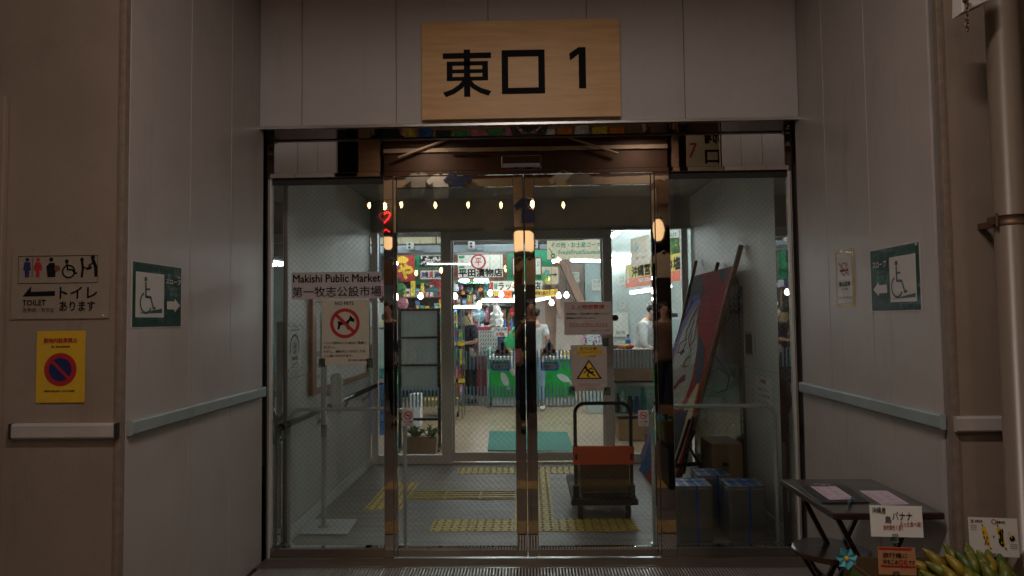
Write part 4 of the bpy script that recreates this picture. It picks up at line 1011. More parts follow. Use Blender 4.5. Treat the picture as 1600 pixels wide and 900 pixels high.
for i, (a, b, c, e, m, lb) in enumerate(((786, 454, 799, 465, 'orange', 'orange price card under the pickle sign'), (834, 453, 845, 463, 'yellow', 'yellow price card left of three beside the white bulbs'), (847, 453, 858, 463, 'yellow', 'yellow price card middle of three beside the white bulbs'), (860, 452, 871, 463, 'yellow', 'yellow price card right of three beside the white bulbs'), (772, 456, 782, 462, 'yellow', 'yellow-green price card under the pickle sign'))):
    s = fsign('price_card', lb, 'price card', a, b, c, e, Yf - .6, th=.006, base=m, group='price cards hanging over the stall'); s.text(('特価', '漬物', '島产', '三枚', '千円')[i], .12, .2, .88, .8, 'brownink', .02); s.done()
# ceiling duct and emergency lights
du = thing('air_duct', 'long blue-grey duct hung below the market ceiling over the stalls', 'duct', (-.8, 11.5, 2.6))
M['duct'] = mat('duct_grey', (.30, .36, .40), .5, metal=.2)
MB().box(PX(560, 11.5), PX(826, 11.5), 11.5, 11.9, PZ(393, 11.5), PZ(381, 11.5)).build('duct', 'duct', du, bevel=.01)
for x in (600, 680, 770): MB().box(PX(x, 11.5), PX(x + 2, 11.5), 11.6, 11.62, PZ(380.5, 11.5), 3.3).build('hanger', 'black', du)
for px, lb in ((643, 'left'), (739, 'middle'), (838, 'right')):
    e = thing('emergency_light', 'white twin-eye emergency light box under the ceiling duct, the %s one' % lb, 'emergency light', (PX(px, 11.4), 11.4, 2.6), 'emergency light boxes on the duct')
    x0, x1 = PX(px - 6, 11.4), PX(px + 4, 11.4)
    MB().box(x0, x1, 11.3, 11.45, PZ(388, 11.4), PZ(377, 11.4)).build('housing', 'white', e, bevel=.008)
    for py in (380, 385): MB().lathe((PX(px - 1, 11.4), 11.292, PZ(py, 11.4)), [(.02, 0), (.02, .008)], 12, 'y').build('lamp_eye', 'black', e)
    MB().box(x1 + .03, x1 + .15, 11.3, 11.45, PZ(389.5, 11.4), PZ(383, 11.4)).build('side_box', 'duct', e, bevel=.006)
# bulbs
M['bulbw'] = mat('bulb_white', (1, .97, .9), .5, var=0, emit=30, ecol=(1, .96, .88))
def bulb(px, py, Y, label, m='bulbw', r=.045, ztop=3.3, nm='bulb_lamp', cat='light bulb', grp='bare bulbs hanging over the stalls'):
    p = P(px, py, Y=Y); t = thing(nm, label, cat, p, grp)
    MB().lathe(p, [(.004, -r * 1.15), (r * .6, -r), (r, -r * .3), (r * .95, r * .3), (r * .5, r * .95), (r * .35, r * 1.4)], 14).build('bulb', m, t, smooth=True)
    MB().lathe(p, [(r * .38, r * 1.4), (r * .38, r * 2.1), (.006, r * 2.3)], 10).build('socket', 'black', t)
    MB().tube([p + Vector((0, 0, r * 2.2)), Vector((p.x, p.y, ztop))], .004, 4).build('cord', 'black', t)
for px, py, Y, lb in ((657, 463, 12.6, 'over the goods left of the inner mullion'), (711, 463, 12.6, 'just right of the inner mullion'), (766, 458, 12.8, 'under the pickle sign, left'), (783, 460, 12.6, 'beside the orange price card'), (749, 475, 14, 'low, above the fan'), (806, 464, 12.6, 'over the green-shirted person'), (873, 462, 12.4, 'right of the yellow cards'), (885, 461, 12.2, 'rightmost over the stalls'), (862, 473, 13, 'low, by the slanting beam')):
    bulb(px, py, Y, 'glowing white bulb hanging ' + lb)
# more tubes seen over the stalls
def tl(px0, py0, px1, py1, Y, lb, Y2=None, e=60, r=.02): tube_light(P(px0, py0, Y=Y), P(px1, py1, Y=Y2 or Y), lb, e=e, r=r)
tl(753, 470, 806, 470, 12.9, 'bright tube light over the hanging white bag'); tl(702, 480, 751, 480, 13.8, 'bright tube light above the blue fan')
tl(834, 470, 858, 465, 12.2, 'bright slanting tube light over the shopper in white', 13.2); tl(718, 438.5, 732, 438.5, 13.2, 'short tube light under the framed sign, left'); tl(741, 438, 763, 438, 13.2, 'short tube light under the framed sign, right')
tl(892, 407, 966, 408, 11.5, 'long tube light below the souvenir corner sign'); tl(865, 409, 877, 403, 11.0, 'short slanting tube light left of the souvenir corner sign', 10.2)
tl(957, 399, 1004, 399, 11.5, 'long tube light behind the hanging stall sign on the right'); tl(955, 370, 967, 363, 8.8, 'slanting tube light high at the right inner mullion', 8.2)
tl(986, 458, 1018, 453, 9.7, 'tube light under the yellow stall banner', 9.0, r=.016); tl(1040, 450, 1047, 448, 8.6, 'short tube light under the banner right of the door post', 8.4)
# souvenir corner sign
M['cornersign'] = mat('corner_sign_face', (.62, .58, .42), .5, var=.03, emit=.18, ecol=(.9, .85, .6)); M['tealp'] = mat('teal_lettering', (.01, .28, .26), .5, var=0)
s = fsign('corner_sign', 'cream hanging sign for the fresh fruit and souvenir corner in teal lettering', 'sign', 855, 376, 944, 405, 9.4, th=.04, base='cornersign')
s.text('その他・お土産コーナー', .07, .10, 1.02, .38, 'tealp', .014); s.text('Fresh/Fruit/Souvenir', .20, .52, .94, .75, 'tealp', .014)
s.line([(.04, .42), (.09, .72)], .012, 'green'); s.disc(.10, .82, .028, 'green', ry=.035); s.disc(.10, .82, .014, 'cornersign', dz=.001); s.done()
# slanting beams and wall pieces at the right rear
M['beam'] = mat('pinkish_beam', (.34, .22, .17), .6, var=.08); M['pinkw'] = mat('pinkish_wall', (.50, .42, .38), .6, var=.05); M['bluew'] = mat('bluish_wall', (.42, .54, .55), .5, var=.05)
for i, (a, b) in enumerate((((866, 392), (903, 474)), ((860, 440), (874, 498)))):
    p, q = P(*a, Y=14.0), P(*b, Y=14.0); w_ = .16 if i == 0 else .09
    o = MB().prism([p, p + Vector((w_, 0, 0)), q + Vector((w_, 0, 0)), q], (0, .25, 0)).build('slanting_beam', 'beam', None); tag(o, ('wide' if i == 0 else 'narrow') + ' pinkish brown slanting beam at the back of the hall', 'beam', 'slanting beams at the back of the hall')
struct('rear_wall', MB().prism([P(872, 392, Y=14.4), P(916, 392, Y=14.4), P(916, 640, Y=14.4), P(866, 640, Y=14.4)], (0, .1, 0)), 'pinkw')
struct('rear_wall', MB().box(PX(915, 14.2), PX(958, 14.2), 14.2, 14.4, 0, 3.3), 'bluew')
struct('rear_wall', MB().box(PX(954, 11.6), PX(1120, 11.6), 11.6, 11.7, 0, 3.3), 'hall')
struct('rear_wall', MB().box(PX(832, 14.8), PX(872, 14.8), 14.8, 14.9, 0, 3.3), 'pinkw')
o = MB().box(PX(852, 14.7), PX(870, 14.7), 14.70, 14.75, 0, 2.2).build('service_door', 'beam', None); tag(o, 'brown service door at the back of the hall behind the shopper in white', 'door')
o = MB().lathe(P(961, 497, Y=11.58), [(.055, -.03), (.05, .0)], 16, 'y').build('fire_alarm', 'nred', None); tag(o, 'round red fire alarm lamp on the white rear wall', 'alarm lamp')
s = fsign('wall_chart', 'white framed chart under the red alarm lamp', 'chart', 957, 488, 981, 526, 11.56, th=.01, base='signwhite'); s.text('消火栓', .2, .75, .8, .9, 'ink'); s.done()
# purple orchid behind the notices
fl_ = thing('purple_flowers', 'bunch of purple flowers seen between the two notices on the right door', 'flowers', P(928, 545, Y=11))
rr = random.Random(5); mb = MB()
for i in range(60):
    p = P(928 + rr.uniform(-17, 17), 531 + rr.uniform(-7, 7), Y=11 + rr.uniform(-.1, .1)); r = rr.uniform(.012, .03)
    a = Vector((rr.uniform(-1, 1), rr.uniform(-1, 1), rr.uniform(-1, 1))).normalized(); b = a.orthogonal().normalized()
    mb.ngon([p - a * r, p + b * r * .6, p + a * r, p - b * r * .6])
mb.build('petals', mat('purple_petal', (.30, .03, .16), .5, var=.4), fl_, kind='stuff')
MB().lathe(P(928, 560, Y=11), [(.07, 0), (.10, .18)], 14).build('pot', 'brown', fl_); MB().tube([P(928, 556, Y=11), P(928, 534, Y=11)], .01, 6).build('stem', 'leaf', fl_)
MB().box(PX(915, 11), PX(945, 11), 10.9, 11.2, 0, PZ(561, 11)).build('pedestal', 'hall', fl_)
# ---- green fish counter
Yc = 11.75
fc = thing('fish_counter', 'bright green chilled counter with white fish drawings at the centre of the hall', 'counter', (PX(830, Yc), Yc, 0))
x0, x1 = PX(765, Yc), PX(897, Yc)
M['cgreen'] = mat('counter_green', (.01, .36, .06), .4, var=.08)
MB().box(x0 + .03, x1 - .02, Yc + .03, Yc + .75, 0.01, .16).build('plinth', 'alu', fc); MB().box(x0, x1, Yc, Yc + .8, .161, .80).build('body', 'cgreen', fc, bevel=.01)
MB().box(x0 - .03, x1 + .02, Yc - .04, Yc + .84, .801, .86).build('rim', 'white', fc, bevel=.01)
MB().box(x0 - .06, x0 - .005, Yc + .02, Yc + .8, .05, 1.0).build('side_panel', mat('pale_teal', (.25, .55, .50), .5), fc, bevel=.02)
MB().box(x0 + .05, x1 - .05, Yc + .1, Yc + .75, .861, .868).build('tray_bed', 'tin', fc)
s2 = mat('fish_white', (.55, .62, .60), .5)
def fish(cx, cz, sc_, rot):
    R = Matrix.Rotation(rot, 3, 'Y'); pts = [(-.13, 0), (-.09, .04), (-.02, .055), (.05, .045), (.10, .012), (.15, .05), (.15, -.05), (.10, -.012), (.04, -.045), (-.03, -.05), (-.10, -.03)]
    MB().prism([Vector((cx, Yc - .003, cz)) + R @ Vector((x * sc_, 0, z * sc_)) for x, z in pts], (0, .0025, 0)).build('fish_drawing', s2, fc)
fish(PX(788, Yc), PZ(594, Yc), 1.15, 1.2); fish(PX(880, Yc), PZ(592, Yc), 1.1, .5)
for i in range(14):
    x = x0 + .1 + (i % 7) * .19; y = Yc + .2 + (i // 7) * .26
    o = MB().box(x, x + .15, y, y + .2, .869, .90).box(x + .02, x + .13, y + .02, y + .18, .9005, .925).build('food_tray', ('yellow', 'white', 'yellow', 'orange')[i % 4], None, bevel=.004)
    tag(o, '%s food tray on the green counter, %s from left in the %s row' % (('yellow', 'white', 'pale yellow', 'orange')[i % 4], ORD[i % 7], ('front', 'back')[i // 7]), 'food tray', 'food trays on the green counter')
M['stface'] = translucent('label_face', (.6, .6, .62)); M['stblue'] = translucent('label_blue', (.04, .08, .45)); M['stred'] = translucent('label_red', (.5, .04, .04))
# stickers on the inner doors
for px, lb in ((785, 'left'), (858, 'right')):
    Yv = YI + .042

    t = thing('caution_sticker', 'triangular caution sticker with a blue exclamation mark on the %s inner door' % lb, 'sticker', P(px, 556, Y=Yv), 'caution stickers on the inner doors')
    MB().prism([P(px - 13, 556, Y=Yv), P(px + 13, 556, Y=Yv), P(px, 528, Y=Yv)], (0, .001, 0)).build('triangle', translucent('sticker_pinkish', (.5, .46, .46)), t)
    MB().prism([P(px - 1.5, 548, Y=Yv - .001), P(px + 1.5, 548, Y=Yv - .001), P(px + 2.5, 536, Y=Yv - .001), P(px - 2.5, 536, Y=Yv - .001)], (0, -.001, 0)).build('bar', 'stblue', t)
    MB().lathe(P(px, 552, Y=Yv - .002), [(.014, 0), (.014, .001)], 12, 'y').build('dot', 'stblue', t)
    for dx in (-7, 7): MB().box(P(px + dx - 2.5, 550, Y=Yv).x, P(px + dx + 2.5, 550, Y=Yv).x, Yv - .002, Yv - .001, PZ(552, Yv), PZ(546, Yv)).build('mark', 'stred', t)
for (a, b, fl2, lb) in ((770, 796, 1, 'left'), (845, 870, 0, 'right')):
    Yv = YI + .042
    t = thing('arrow_label', 'blue-edged automatic-door arrow label on the %s inner door' % lb, 'label', P(a, 579, Y=Yv), 'automatic door labels on the inner doors')
    def lab(i, dy, m, nm, ring=False):
        e = 4
        pts = [(a + i, 579 - i), (b - i, 579 - i), (b - i, 566 + i), (a + i, 566 + i)]
        if fl2: pts = [(a + i, 579 - i), (b - i, 579 - i), (b - i, 566 + i), (a + i, 566 + i), (a - e + i, 572)]
        else: pts = [(a + i, 579 - i), (b - i, 579 - i), (b + e - i, 572), (b - i, 566 + i), (a + i, 566 + i)]
        if ring: return pts
        MB().prism([P(x, y, Y=Yv + dy) for x, y in pts], (0, .0008, 0)).build(nm, m, t)
    A_, B_ = lab(0, 0, '', '', True), lab(2, 0, '', '', True); mb = MB()
    for i in range(len(A_)): j = (i + 1) % len(A_); mb.ngon([P(*q_, Y=Yv - .001) for q_ in (A_[i], A_[j], B_[j], B_[i])])
    mb.build('edge', 'stblue', t); lab(2, -.001, 'stface', 'face')
    vs, fs = text_geo('自動ドア', 0); mb = MB(); pa_, pb_ = P(a + 4, 576, Y=Yv - .0015), P(b - 4, 569, Y=Yv - .0015)
    mb.v = [Vector((pa_.x + x * (pb_.x - pa_.x), pa_.y, pa_.z + y * (pb_.z - pa_.z))) for x, y in vs]; mb.f = fs; mb.build('lettering', 'ink', t)
# ---- hanging bag, fan, lattice board, dark stall pieces
o = crumple(MB().lathe(P(776, 511, Y=12.7), [(.04, 0), (.12, .01), (.12, .06), (.13, .12), (.10, .17), (.11, .23), (.07, .29), (.07, .34), (.04, .38), (.015, .42)], 16), .022, 5).build('hanging_bag', 'white', None, smooth=False); tag(o, 'large white plastic bag roll hanging on a hook over the stall', 'bag')
o = MB().tube([P(776, 470, Y=12.7), P(776, 479, Y=12.7)], .01, 6).build('bag_hook', 'steel', None); tag(o, 'steel hook holding the white bag roll', 'hook')
fn = thing('electric_fan', 'round pale blue electric fan standing at the back of the stall', 'fan', P(748, 520, Y=14.2)); c = P(748, 491, Y=14.2)
for r in (.14, .10, .06): 
    MB().tube([c + Vector((r * math.cos(a), -.05, r * math.sin(a))) for a in (math.pi * 2 * i / 20 for i in range(20))], .006, 4, closed=True).build('guard_ring', 'duct', fn)
for i in range(4):
    a = i * math.pi / 2; d = Vector((math.cos(a), 0, math.sin(a))); e = Vector((-d.z, 0, d.x))
    MB().prism([c + d * .02 - e * .02, c + d * .12 - e * .05, c + d * .125 + e * .03, c + d * .02 + e * .02], (0, .01, 0)).build('blade', mat('fan_blue', (.15, .4, .5), .4), fn)
MB().lathe(c, [(.03, -.06), (.04, .06)], 12, 'y').build('motor', 'duct', fn); MB().tube([c, c - Vector((0, 0, .35))], .018, 8).lathe(c - Vector((0, 0, .38)), [(.12, 0), (.1, .03)], 14).build('stand', 'duct', fn)

o = MB().box(PX(738, 13.4), PX(766, 13.4), 13.4, 14.6, 0, PZ(510, 13.4)).build('stall_counter', mat('maroon', (.16, .02, .03), .5), None, bevel=.01); tag(o, 'maroon stall counter behind the long-haired person', 'counter')
lb_ = thing('lattice_board', 'white board with rows of dark marks between the long-haired person and the green counter', 'board', P(760, 556, Y=12.9))
a, b = P(748, 556, Y=12.9), P(777, 516, Y=12.9); MB().box(a.x, b.x, 12.9, 12.92, a.z, b.z).build('board', 'white', lb_)
mb = MB()
for i in range(7):
    for j in range(6):
        x = a.x + .03 + i * .047; z = a.z + .05 + j * .075; mb.prism([(x, 12.898, z), (x + .012, 12.898, z), (x + .03, 12.898, z + .045), (x + .018, 12.898, z + .045)], (0, .0015, 0))
mb.build('mark', 'ink', lb_, kind='stuff'); MB().box(a.x + .02, a.x + .05, 12.93, 12.96, 0, b.z).box(b.x - .05, b.x - .02, 12.93, 12.96, 0, b.z).build('leg', 'steel', lb_, kind='stuff')
s = fsign('price_board', 'white price board with blue and red lettering under the hanging bag', 'price board', 771, 511, 793, 526, 12.6, th=.01, base='signwhite'); s.text('ジャンボ', .06, .1, .94, .45, 'blue', .03); s.text('3枚', .2, .55, .8, .92, 'nred', .03); s.done()
# a dense back stall: shelves crowded with goods
cols = {}
for nm, c in (('pk_red', (.40, .03, .03)), ('pk_orange', (.55, .18, .03)), ('pk_yellow', (.60, .48, .06)), ('pk_green', (.08, .28, .10)), ('pk_blue', (.05, .15, .40)), ('pk_white', (.60, .62, .60)), ('pk_pink', (.55, .20, .28)), ('pk_dark', (.05, .05, .06)), ('pk_teal', (.10, .34, .36)), ('pk_brown', (.20, .12, .06))):
    M[nm] = mat(nm, c, .4, var=.5, scale=22); cols[nm] = nm[3:]
def shelf_unit(px0, px1, Y, zs, label, depth=.4, m='steel', bases=None):
    t = thing('display_shelf', label, 'shelf', ((PX(px0, Y) + PX(px1, Y)) / 2, Y, 0)); x0, x1 = PX(px0, Y), PX(px1, Y)
    for z in zs: MB().box(x0, x1, Y, Y + depth, z - .02, z).build('shelf_board', m, t)
    for x in (x0, x1 - .02):
        for y in (Y, Y + depth - .02): MB().box(x, x + .02, y, y + .02, .0, zs[-1] + .25).build('upright', m, t)
    return x0, x1
NP = [0]
def goods(x0, x1, Y, z, n, where, h=(.08, .2), pal=None, depth=.12, kinds=('packet', 'jar', 'box')):
    w_ = (x1 - x0) / n; pal = pal or list(cols)
    for i in range(n):
        m = rr.choice(pal); kd = rr.choice(kinds); hh = rr.uniform(*h); x = x0 + i * w_ + w_ * .06; xe = x + w_ * .86; mb = MB(); NP[0] += 1
        if kd == 'packet':
            c = (x + xe) / 2; mb.prism([(x, Y + .01, z), (xe, Y + .01, z), (xe - .005, Y + .01, z + hh * .5), (xe, Y + .01, z + hh), (x, Y + .01, z + hh), (x + .005, Y + .01, z + hh * .5)], (0, depth * .4, 0))
        elif kd == 'jar': r = w_ * .42; mb.lathe(((x + xe) / 2, Y + r + .01, z), [(r, 0), (r, hh * .7), (r * .7, hh * .8), (r * .75, hh * .82), (r * .75, hh)], 10)
        else: mb.box(x, xe, Y, Y + depth, z, z + hh)
        o = mb.build('goods_' + kd, m, None); tag(o, '%s %s of goods %s, %s from left' % (cols[m], kd, where, ORD[i]), kd if kd != 'box' else 'box', 'goods ' + where)
        if kd != 'jar': MB().box(x + w_ * .15, xe - w_ * .15, Y - .002 if kd == 'box' else Y + .0075, Y - .0005 if kd == 'box' else Y + .009, z + hh * .35, z + hh * .7).build('label', rr.choice(['pk_white', 'pk_yellow', 'pk_red']), o)
# rack at the mullion
zs = [.35, .62, .90, 1.18, 1.46]
x0, x1 = shelf_unit(684, 722, 10.4, zs, 'tall wire rack of snack packets behind the left inner mullion')
for i, z in enumerate(zs): goods(x0, x1, 10.39, z + .001, 6, 'on %s shelf of the snack rack' % ('the lowest', 'the second', 'the middle', 'the fourth', 'the top')[i], (.15, .23), ['pk_yellow', 'pk_white', 'pk_green', 'pk_orange', 'pk_pink', 'pk_blue'])
for i, z in enumerate(zs[1:4]):
    for j in range(3):
        xx = x0 + .03 + j * .14; o = MB().box(xx, xx + .10, 10.375, 10.379, z - .075, z - .012).build('price_tag', 'yellow', None); tag(o, 'yellow price tag, %s from left on the %s tagged shelf of the snack rack' % (ORD[j], ORD[i]), 'price tag', 'yellow price tags on the snack rack')
# low trolley with yellow bins
tb = thing('wire_trolley', 'low wire trolley with yellow bins and a yellow striped post', 'trolley', (PX(690, 10.7), 10.7, 0))
x0, x1 = PX(652, 10.7), PX(718, 10.7)
for z in (.20, .42): 
    for k_ in range(5): MB().tube([(x0, 10.6 + k_ * .1, z), (x1, 10.6 + k_ * .1, z)], .006, 4).build('wire', 'steel', tb)
for x in (x0, x1 - .01): MB().tube([(x, 10.6, .06), (x, 10.6, .9)], .012, 6).build('post', 'steel', tb)
for k_ in range(9): MB().box(x1, x1 + .03, 10.57, 10.60, .08 + k_ * .09, .08 + k_ * .09 + .045).build('stripe', 'yellow' if k_ % 2 == 0 else 'black', tb)
for x in (x0 + .03, x1 - .03): MB().lathe((x, 10.62, .04), [(.04, -.015), (.04, .015)], 12, 'x').build('wheel', 'rubber', tb)
for a, b, lb in ((661, 681, 'left'), (685, 697, 'middle'), (698, 712, 'right')):
    o = MB().prism([(PX(a, 10.65), 10.65, PZ(633, 10.65)), (PX(b, 10.65), 10.65, PZ(633, 10.65)), (PX(b + 1, 10.65), 10.65, PZ(624, 10.65)), (PX(a - 1, 10.65), 10.65, PZ(624, 10.65))], (0, .3, 0)).build('yellow_bin', 'yellow', None); tag(o, 'yellow plastic bin on the wire trolley, the %s one' % lb, 'bin', 'yellow bins on the wire trolley')
o = MB().box(PX(639, 9.6), PX(656, 9.6), 9.6, 9.8, .001, PZ(614, 9.6)).build('white_carton', 'white', None, bevel=.01); tag(o, 'upright white foam box on the market floor behind the planter', 'box')
# far stall lines under the fascia
for (a, b, Y, w) in ((620, 700, 13.0, 'on the left stall'), (704, 800, 14.6, 'on the back shelf behind the fan'), (560, 620, 12.4, 'on the far left stall')):
    zs = [.9, 1.25, 1.6, 1.95] if Y < 14 else [1.1, 1.45, 1.8, 2.1]
    x0, x1 = shelf_unit(a, b, Y, zs, 'crowded goods shelf ' + w, m='brown')
    for z, nm in zip(zs, ('lowest', 'second', 'third', 'top')): goods(x0, x1, Y - .01, z + .001, 11, w + ', %s shelf' % nm, (.12, .3))
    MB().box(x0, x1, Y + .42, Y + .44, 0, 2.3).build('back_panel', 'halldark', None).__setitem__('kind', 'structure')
M['orangep'] = M['orange']
# hanging items left stall
for i, (px, py, m, nm, lb) in enumerate(((626, 452, 'pk_green', 'paper_lantern', 'green and white paper lantern over the left stall'), (629, 474, 'pk_pink', 'paper_lantern', 'round pink and white lantern over the left stall'), (679, 445, 'pk_red', 'paper_umbrella', 'red paper umbrella over the left stall'), (676, 456, 'pk_teal', 'paper_umbrella', 'teal ornament under the red umbrella'))):
    p = P(px, py, Y=12.2); mb = MB()
    if 'umb' in nm: mb.lathe(p, [(.005, .09), (.08, .06), (.15, 0), (.145, -.004)], 10)
    else: mb.lathe(p, [(.04, -.11), (.09, -.07), (.11, 0), (.09, .07), (.04, .11)], 12)
    o = mb.build(nm, m, None); tag(o, lb, 'lantern' if 'lan' in nm else 'ornament')
    MB().tube([p + Vector((0, 0, .09)), Vector((p.x, p.y, 3.3))], .003, 4).build('cord', 'black', o)
o = fsign('shop_curtain', 'navy shop curtain with a white emblem right of the inner mullion', 'curtain', 702, 442, 720, 456, 13.0, th=.01, base='fab_navy'); o.text('島', .25, .1, .85, .9, 'white', .02); o.done()
for i, (px, py, w, h, m) in enumerate(((731, 452, 14, 14, 'pk_dark'), (745, 460, 10, 22, 'pk_dark'), (758, 450, 7, 12, 'pk_teal'), (766, 488, 5, 40, 'pk_dark'), (795, 470, 8, 18, 'pk_dark'), (800, 488, 9, 14, 'pk_red'), (712, 490, 8, 14, 'pk_blue'), (797, 500, 8, 12, 'pk_brown'))):
    p = P(px, py, Y=13.7 + .05 * i); a = w / FPX * 13.7 / 2; b = h / FPX * 13.7 / 2
    o = MB().lathe(p, [(a * .5, -b), (a, -b * .6), (a * .8, 0), (a, b * .5), (a * .4, b)], 8).build('hanging_goods', m, None); tag(o, '%s bundle of goods hanging over the back stall, %s' % (cols[m], ('far left, high', 'long, beside the fan', 'beside the pickle sign', 'long, left of the white bag', 'right of the white bag, high', 'right of the white bag', 'by the inner mullion', 'low, right of the white bag')[i]), 'hanging goods', 'bundles hanging over the back stall')
# more boards and hung things over the middle stalls
s = fsign('direction_board', 'beige direction board with a black arrow and a palm picture beside the fascia', 'sign', 847, 417, 873, 444, 13.2, th=.02, base='p_hang0'); s.poly([(.5, .42), (.78, .42), (.72, .32), (.9, .46), (.72, .6), (.78, .5), (.5, .5)], 'ink'); s.disc(.25, .62, .09, 'pk_green', ry=.12); s.disc(.32, .8, .05, 'pk_yellow', dz=.001); s.disc(.3, .3, .05, 'pk_teal', dz=.001); s.done()
s = fsign('framed_certificate', 'narrow brown framed white certificate on the green fascia', 'picture', 836, 402, 846, 431, Yf - .08, th=.03, base='darkframe'); s.rect(.15, .07, .85, .93, 'signwhite'); s.text('賞状', .3, .2, .7, .5, 'ink', dz=.001); s.done()
s = fsign('framed_certificate', 'brown framed white certificate right of the big circled sign', 'picture', 800, 402, 812, 431, Yf - .08, th=.03, base='darkframe'); s.rect(.15, .07, .85, .93, 'signwhite'); s.text('感謝状', .25, .2, .75, .4, 'ink', dz=.001); s.done()
rr = random.Random(31); pal_ = ['pk_red', 'pk_yellow', 'pk_white', 'pk_blue', 'pk_orange', 'pk_green', 'pk_pink']
for i in range(22):
    px = 705 + i * 4.3 + rr.uniform(-1, 1); py = rr.choice((446, 450, 455, 461)); Y = 13.55 + rr.uniform(-.1, .2); m = rr.choice(pal_); ww, hh = rr.uniform(2.4, 4.5), rr.uniform(4, 9)
    s = fsign('hanging_card', '%s card hanging over the middle stall, %s from left' % (m[3:], ORD[i]), 'price card', px, py, px + ww, py + hh, Y, th=.006, base=m, group='small cards hanging over the middle stall'); s.rect(.15, .3, .85, .45, 'ink'); s.rect(.15, .6, .7, .7, 'nred'); s.done()
x0, x1 = PX(700, 13.9), PX(802, 13.9)
ct2 = thing('stall_table', 'long goods table of the middle stall behind the shoppers', 'table', ((x0 + x1) / 2, 13.9, 0)); MB().box(x0, x1, 13.9, 14.3, 1.18, 1.22).build('tabletop', 'brown', ct2); MB().box(x0, x1, 13.92, 13.94, .02, 1.179).build('skirt', 'fab_navy', ct2)
goods(x0, x1, 13.89, 1.221, 20, 'on the middle stall table', (.12, .3)); 
x0, x1 = PX(704, 13.8), PX(800, 13.8)
MB().box(x0, x1, 14.0, 14.3, 2.02, 2.05).build('top_shelf', 'brown', ct2); goods(x0, x1, 13.99, 2.051, 18, 'on the high shelf of the middle stall', (.08, .22))
for i, (px, py, w, h, t_) in enumerate(((893, 425, 12, 16, '案内'), (925, 436, 14, 18, '市場'), (965, 430, 12, 15, '注意'), (968, 470, 9, 12, '禁煙'))):
    s = fsign('wall_poster', ('pale poster on the pinkish rear wall', 'white poster on the bluish rear wall', 'white poster on the white wall by the mullion', 'small poster above the red alarm lamp')[i], 'poster', px, py, px + w, py + h, 11.55 if i > 1 else 14.1, th=.004, base='signwhite'); s.text(t_, .15, .1, .85, .4, 'tealp'); s.rect(.15, .5, .85, .54, 'grey'); s.rect(.15, .62, .85, .66, 'grey'); s.rect(.15, .74, .6, .78, 'grey'); s.done()
# ---- right stall: banner, hung sign, counter, cabinets
pA = P(979, 450, Y=10.0); pB = P(1072, 437, Y=8.0); uxv = Vector((pB.x - pA.x, pB.y - pA.y, 0)); L = uxv.length
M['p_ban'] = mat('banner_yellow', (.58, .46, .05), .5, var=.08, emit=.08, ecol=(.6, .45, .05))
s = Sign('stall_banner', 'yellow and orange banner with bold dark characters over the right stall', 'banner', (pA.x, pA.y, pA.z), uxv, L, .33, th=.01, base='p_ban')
s.rect(0, .62, 1, 1, 'orange'); s.poly([(.02, .45), (.05, .15), (.08, .45), (.075, .8), (.03, .8)], 'signwhite', dz=.001); s.text('沖縄宮古島の塩', .13, .12, .95, .58, 'ink', .03, dz=.001); s.text('雪塩ソフト', .25, .68, .8, .84, 'signwhite', .02, dz=.001); s.done()
pA2 = P(987, 417, Y=9.5); pB2 = P(1016, 411, Y=8.95); uxv = Vector((pB2.x - pA2.x, pB2.y - pA2.y, 0))
M['p_hang'] = mat('hung_sign_beige', (.58, .50, .38), .5, var=.04)
s = Sign('hanging_sign', 'beige hanging sign with blue ovals above the yellow banner', 'sign', (pA2.x, pA2.y, pA2.z), uxv, uxv.length, .385, th=.01, base='p_hang')
s.disc(.33, .35, .05, 'bluew', ry=.10); s.text('シ', .22, .2, .44, .5, 'tealp', .01, dz=.001); s.disc(.72, .52, .03, 'bluew', ry=.05); s.text('ドリ', .05, .35, .2, .45, 'tealp', dz=.001); s.text('名前', .27, .68, .42, .78, 'ink'); s.text('案内', .62, .70, .78, .78, 'ink'); s.done()
p = P(1048, 390, Y=8.3)
s = Sign('photo_panel', 'dark-framed poster of green fruit hung at the right of the hall', 'poster', P(1036, 410, Y=8.6), (.35, -.2, 0), .28, .42, th=.03, base='black'); rr2 = random.Random(8)
s.rect(0.02, .05, .8, .95, 'leaf')
for i in range(30): s.disc(rr2.uniform(.1, .74), rr2.uniform(.35, .9), rr2.uniform(.012, .028), ('pk_green', 'leaf', 'pk_yellow')[i % 3], dz=.0005 + .0002 * i)
s.rect(0.02, .05, .8, .3, 'signwhite', dz=.008); s.text('Fruit', .1, .1, .7, .25, 'tealp', dz=.009); s.done()
ct = thing('stall_counter', 'brown topped stall counter with a glass cabinet in front of the white-shirted worker', 'counter', (PX(990, 8.4), 8.4, 0))
x0, x1 = PX(955, 8.4), PX(1060, 8.4); Z = lambda py: PZ(py, 8.4)
MB().box(x0, x1, 8.4, 9.0, Z(597), Z(548)).build('front_board', 'brown', ct, bevel=.004); MB().box(x0, x1, 8.36, 9.02, Z(604), Z(599)).build('steel_edge', 'steel', ct)
MB().box(x0, x1, 8.42, 8.43, Z(648), Z(605)).build('cabinet_glass', 'glass3', ct); MB().box(x0, x1, 8.9, 8.95, 0, Z(605)).build('back_panel', 'hall', ct)
MB().box(x0, x1, 8.42, 8.94, Z(652), Z(648)).build('cabinet_floor', 'steel', ct)
for x in (x0, x1 - .02): MB().box(x, x + .02, 8.41, 8.43, 0, Z(605)).build('leg', 'steel', ct)
rr = random.Random(11)
goods(x0 + .04, x1 - .05, 8.55, Z(648) + .002, 9, 'in the glass cabinet of the right stall', (.18, .3), ['pk_teal', 'pk_white', 'pk_blue', 'pk_dark'], kinds=('jar',))
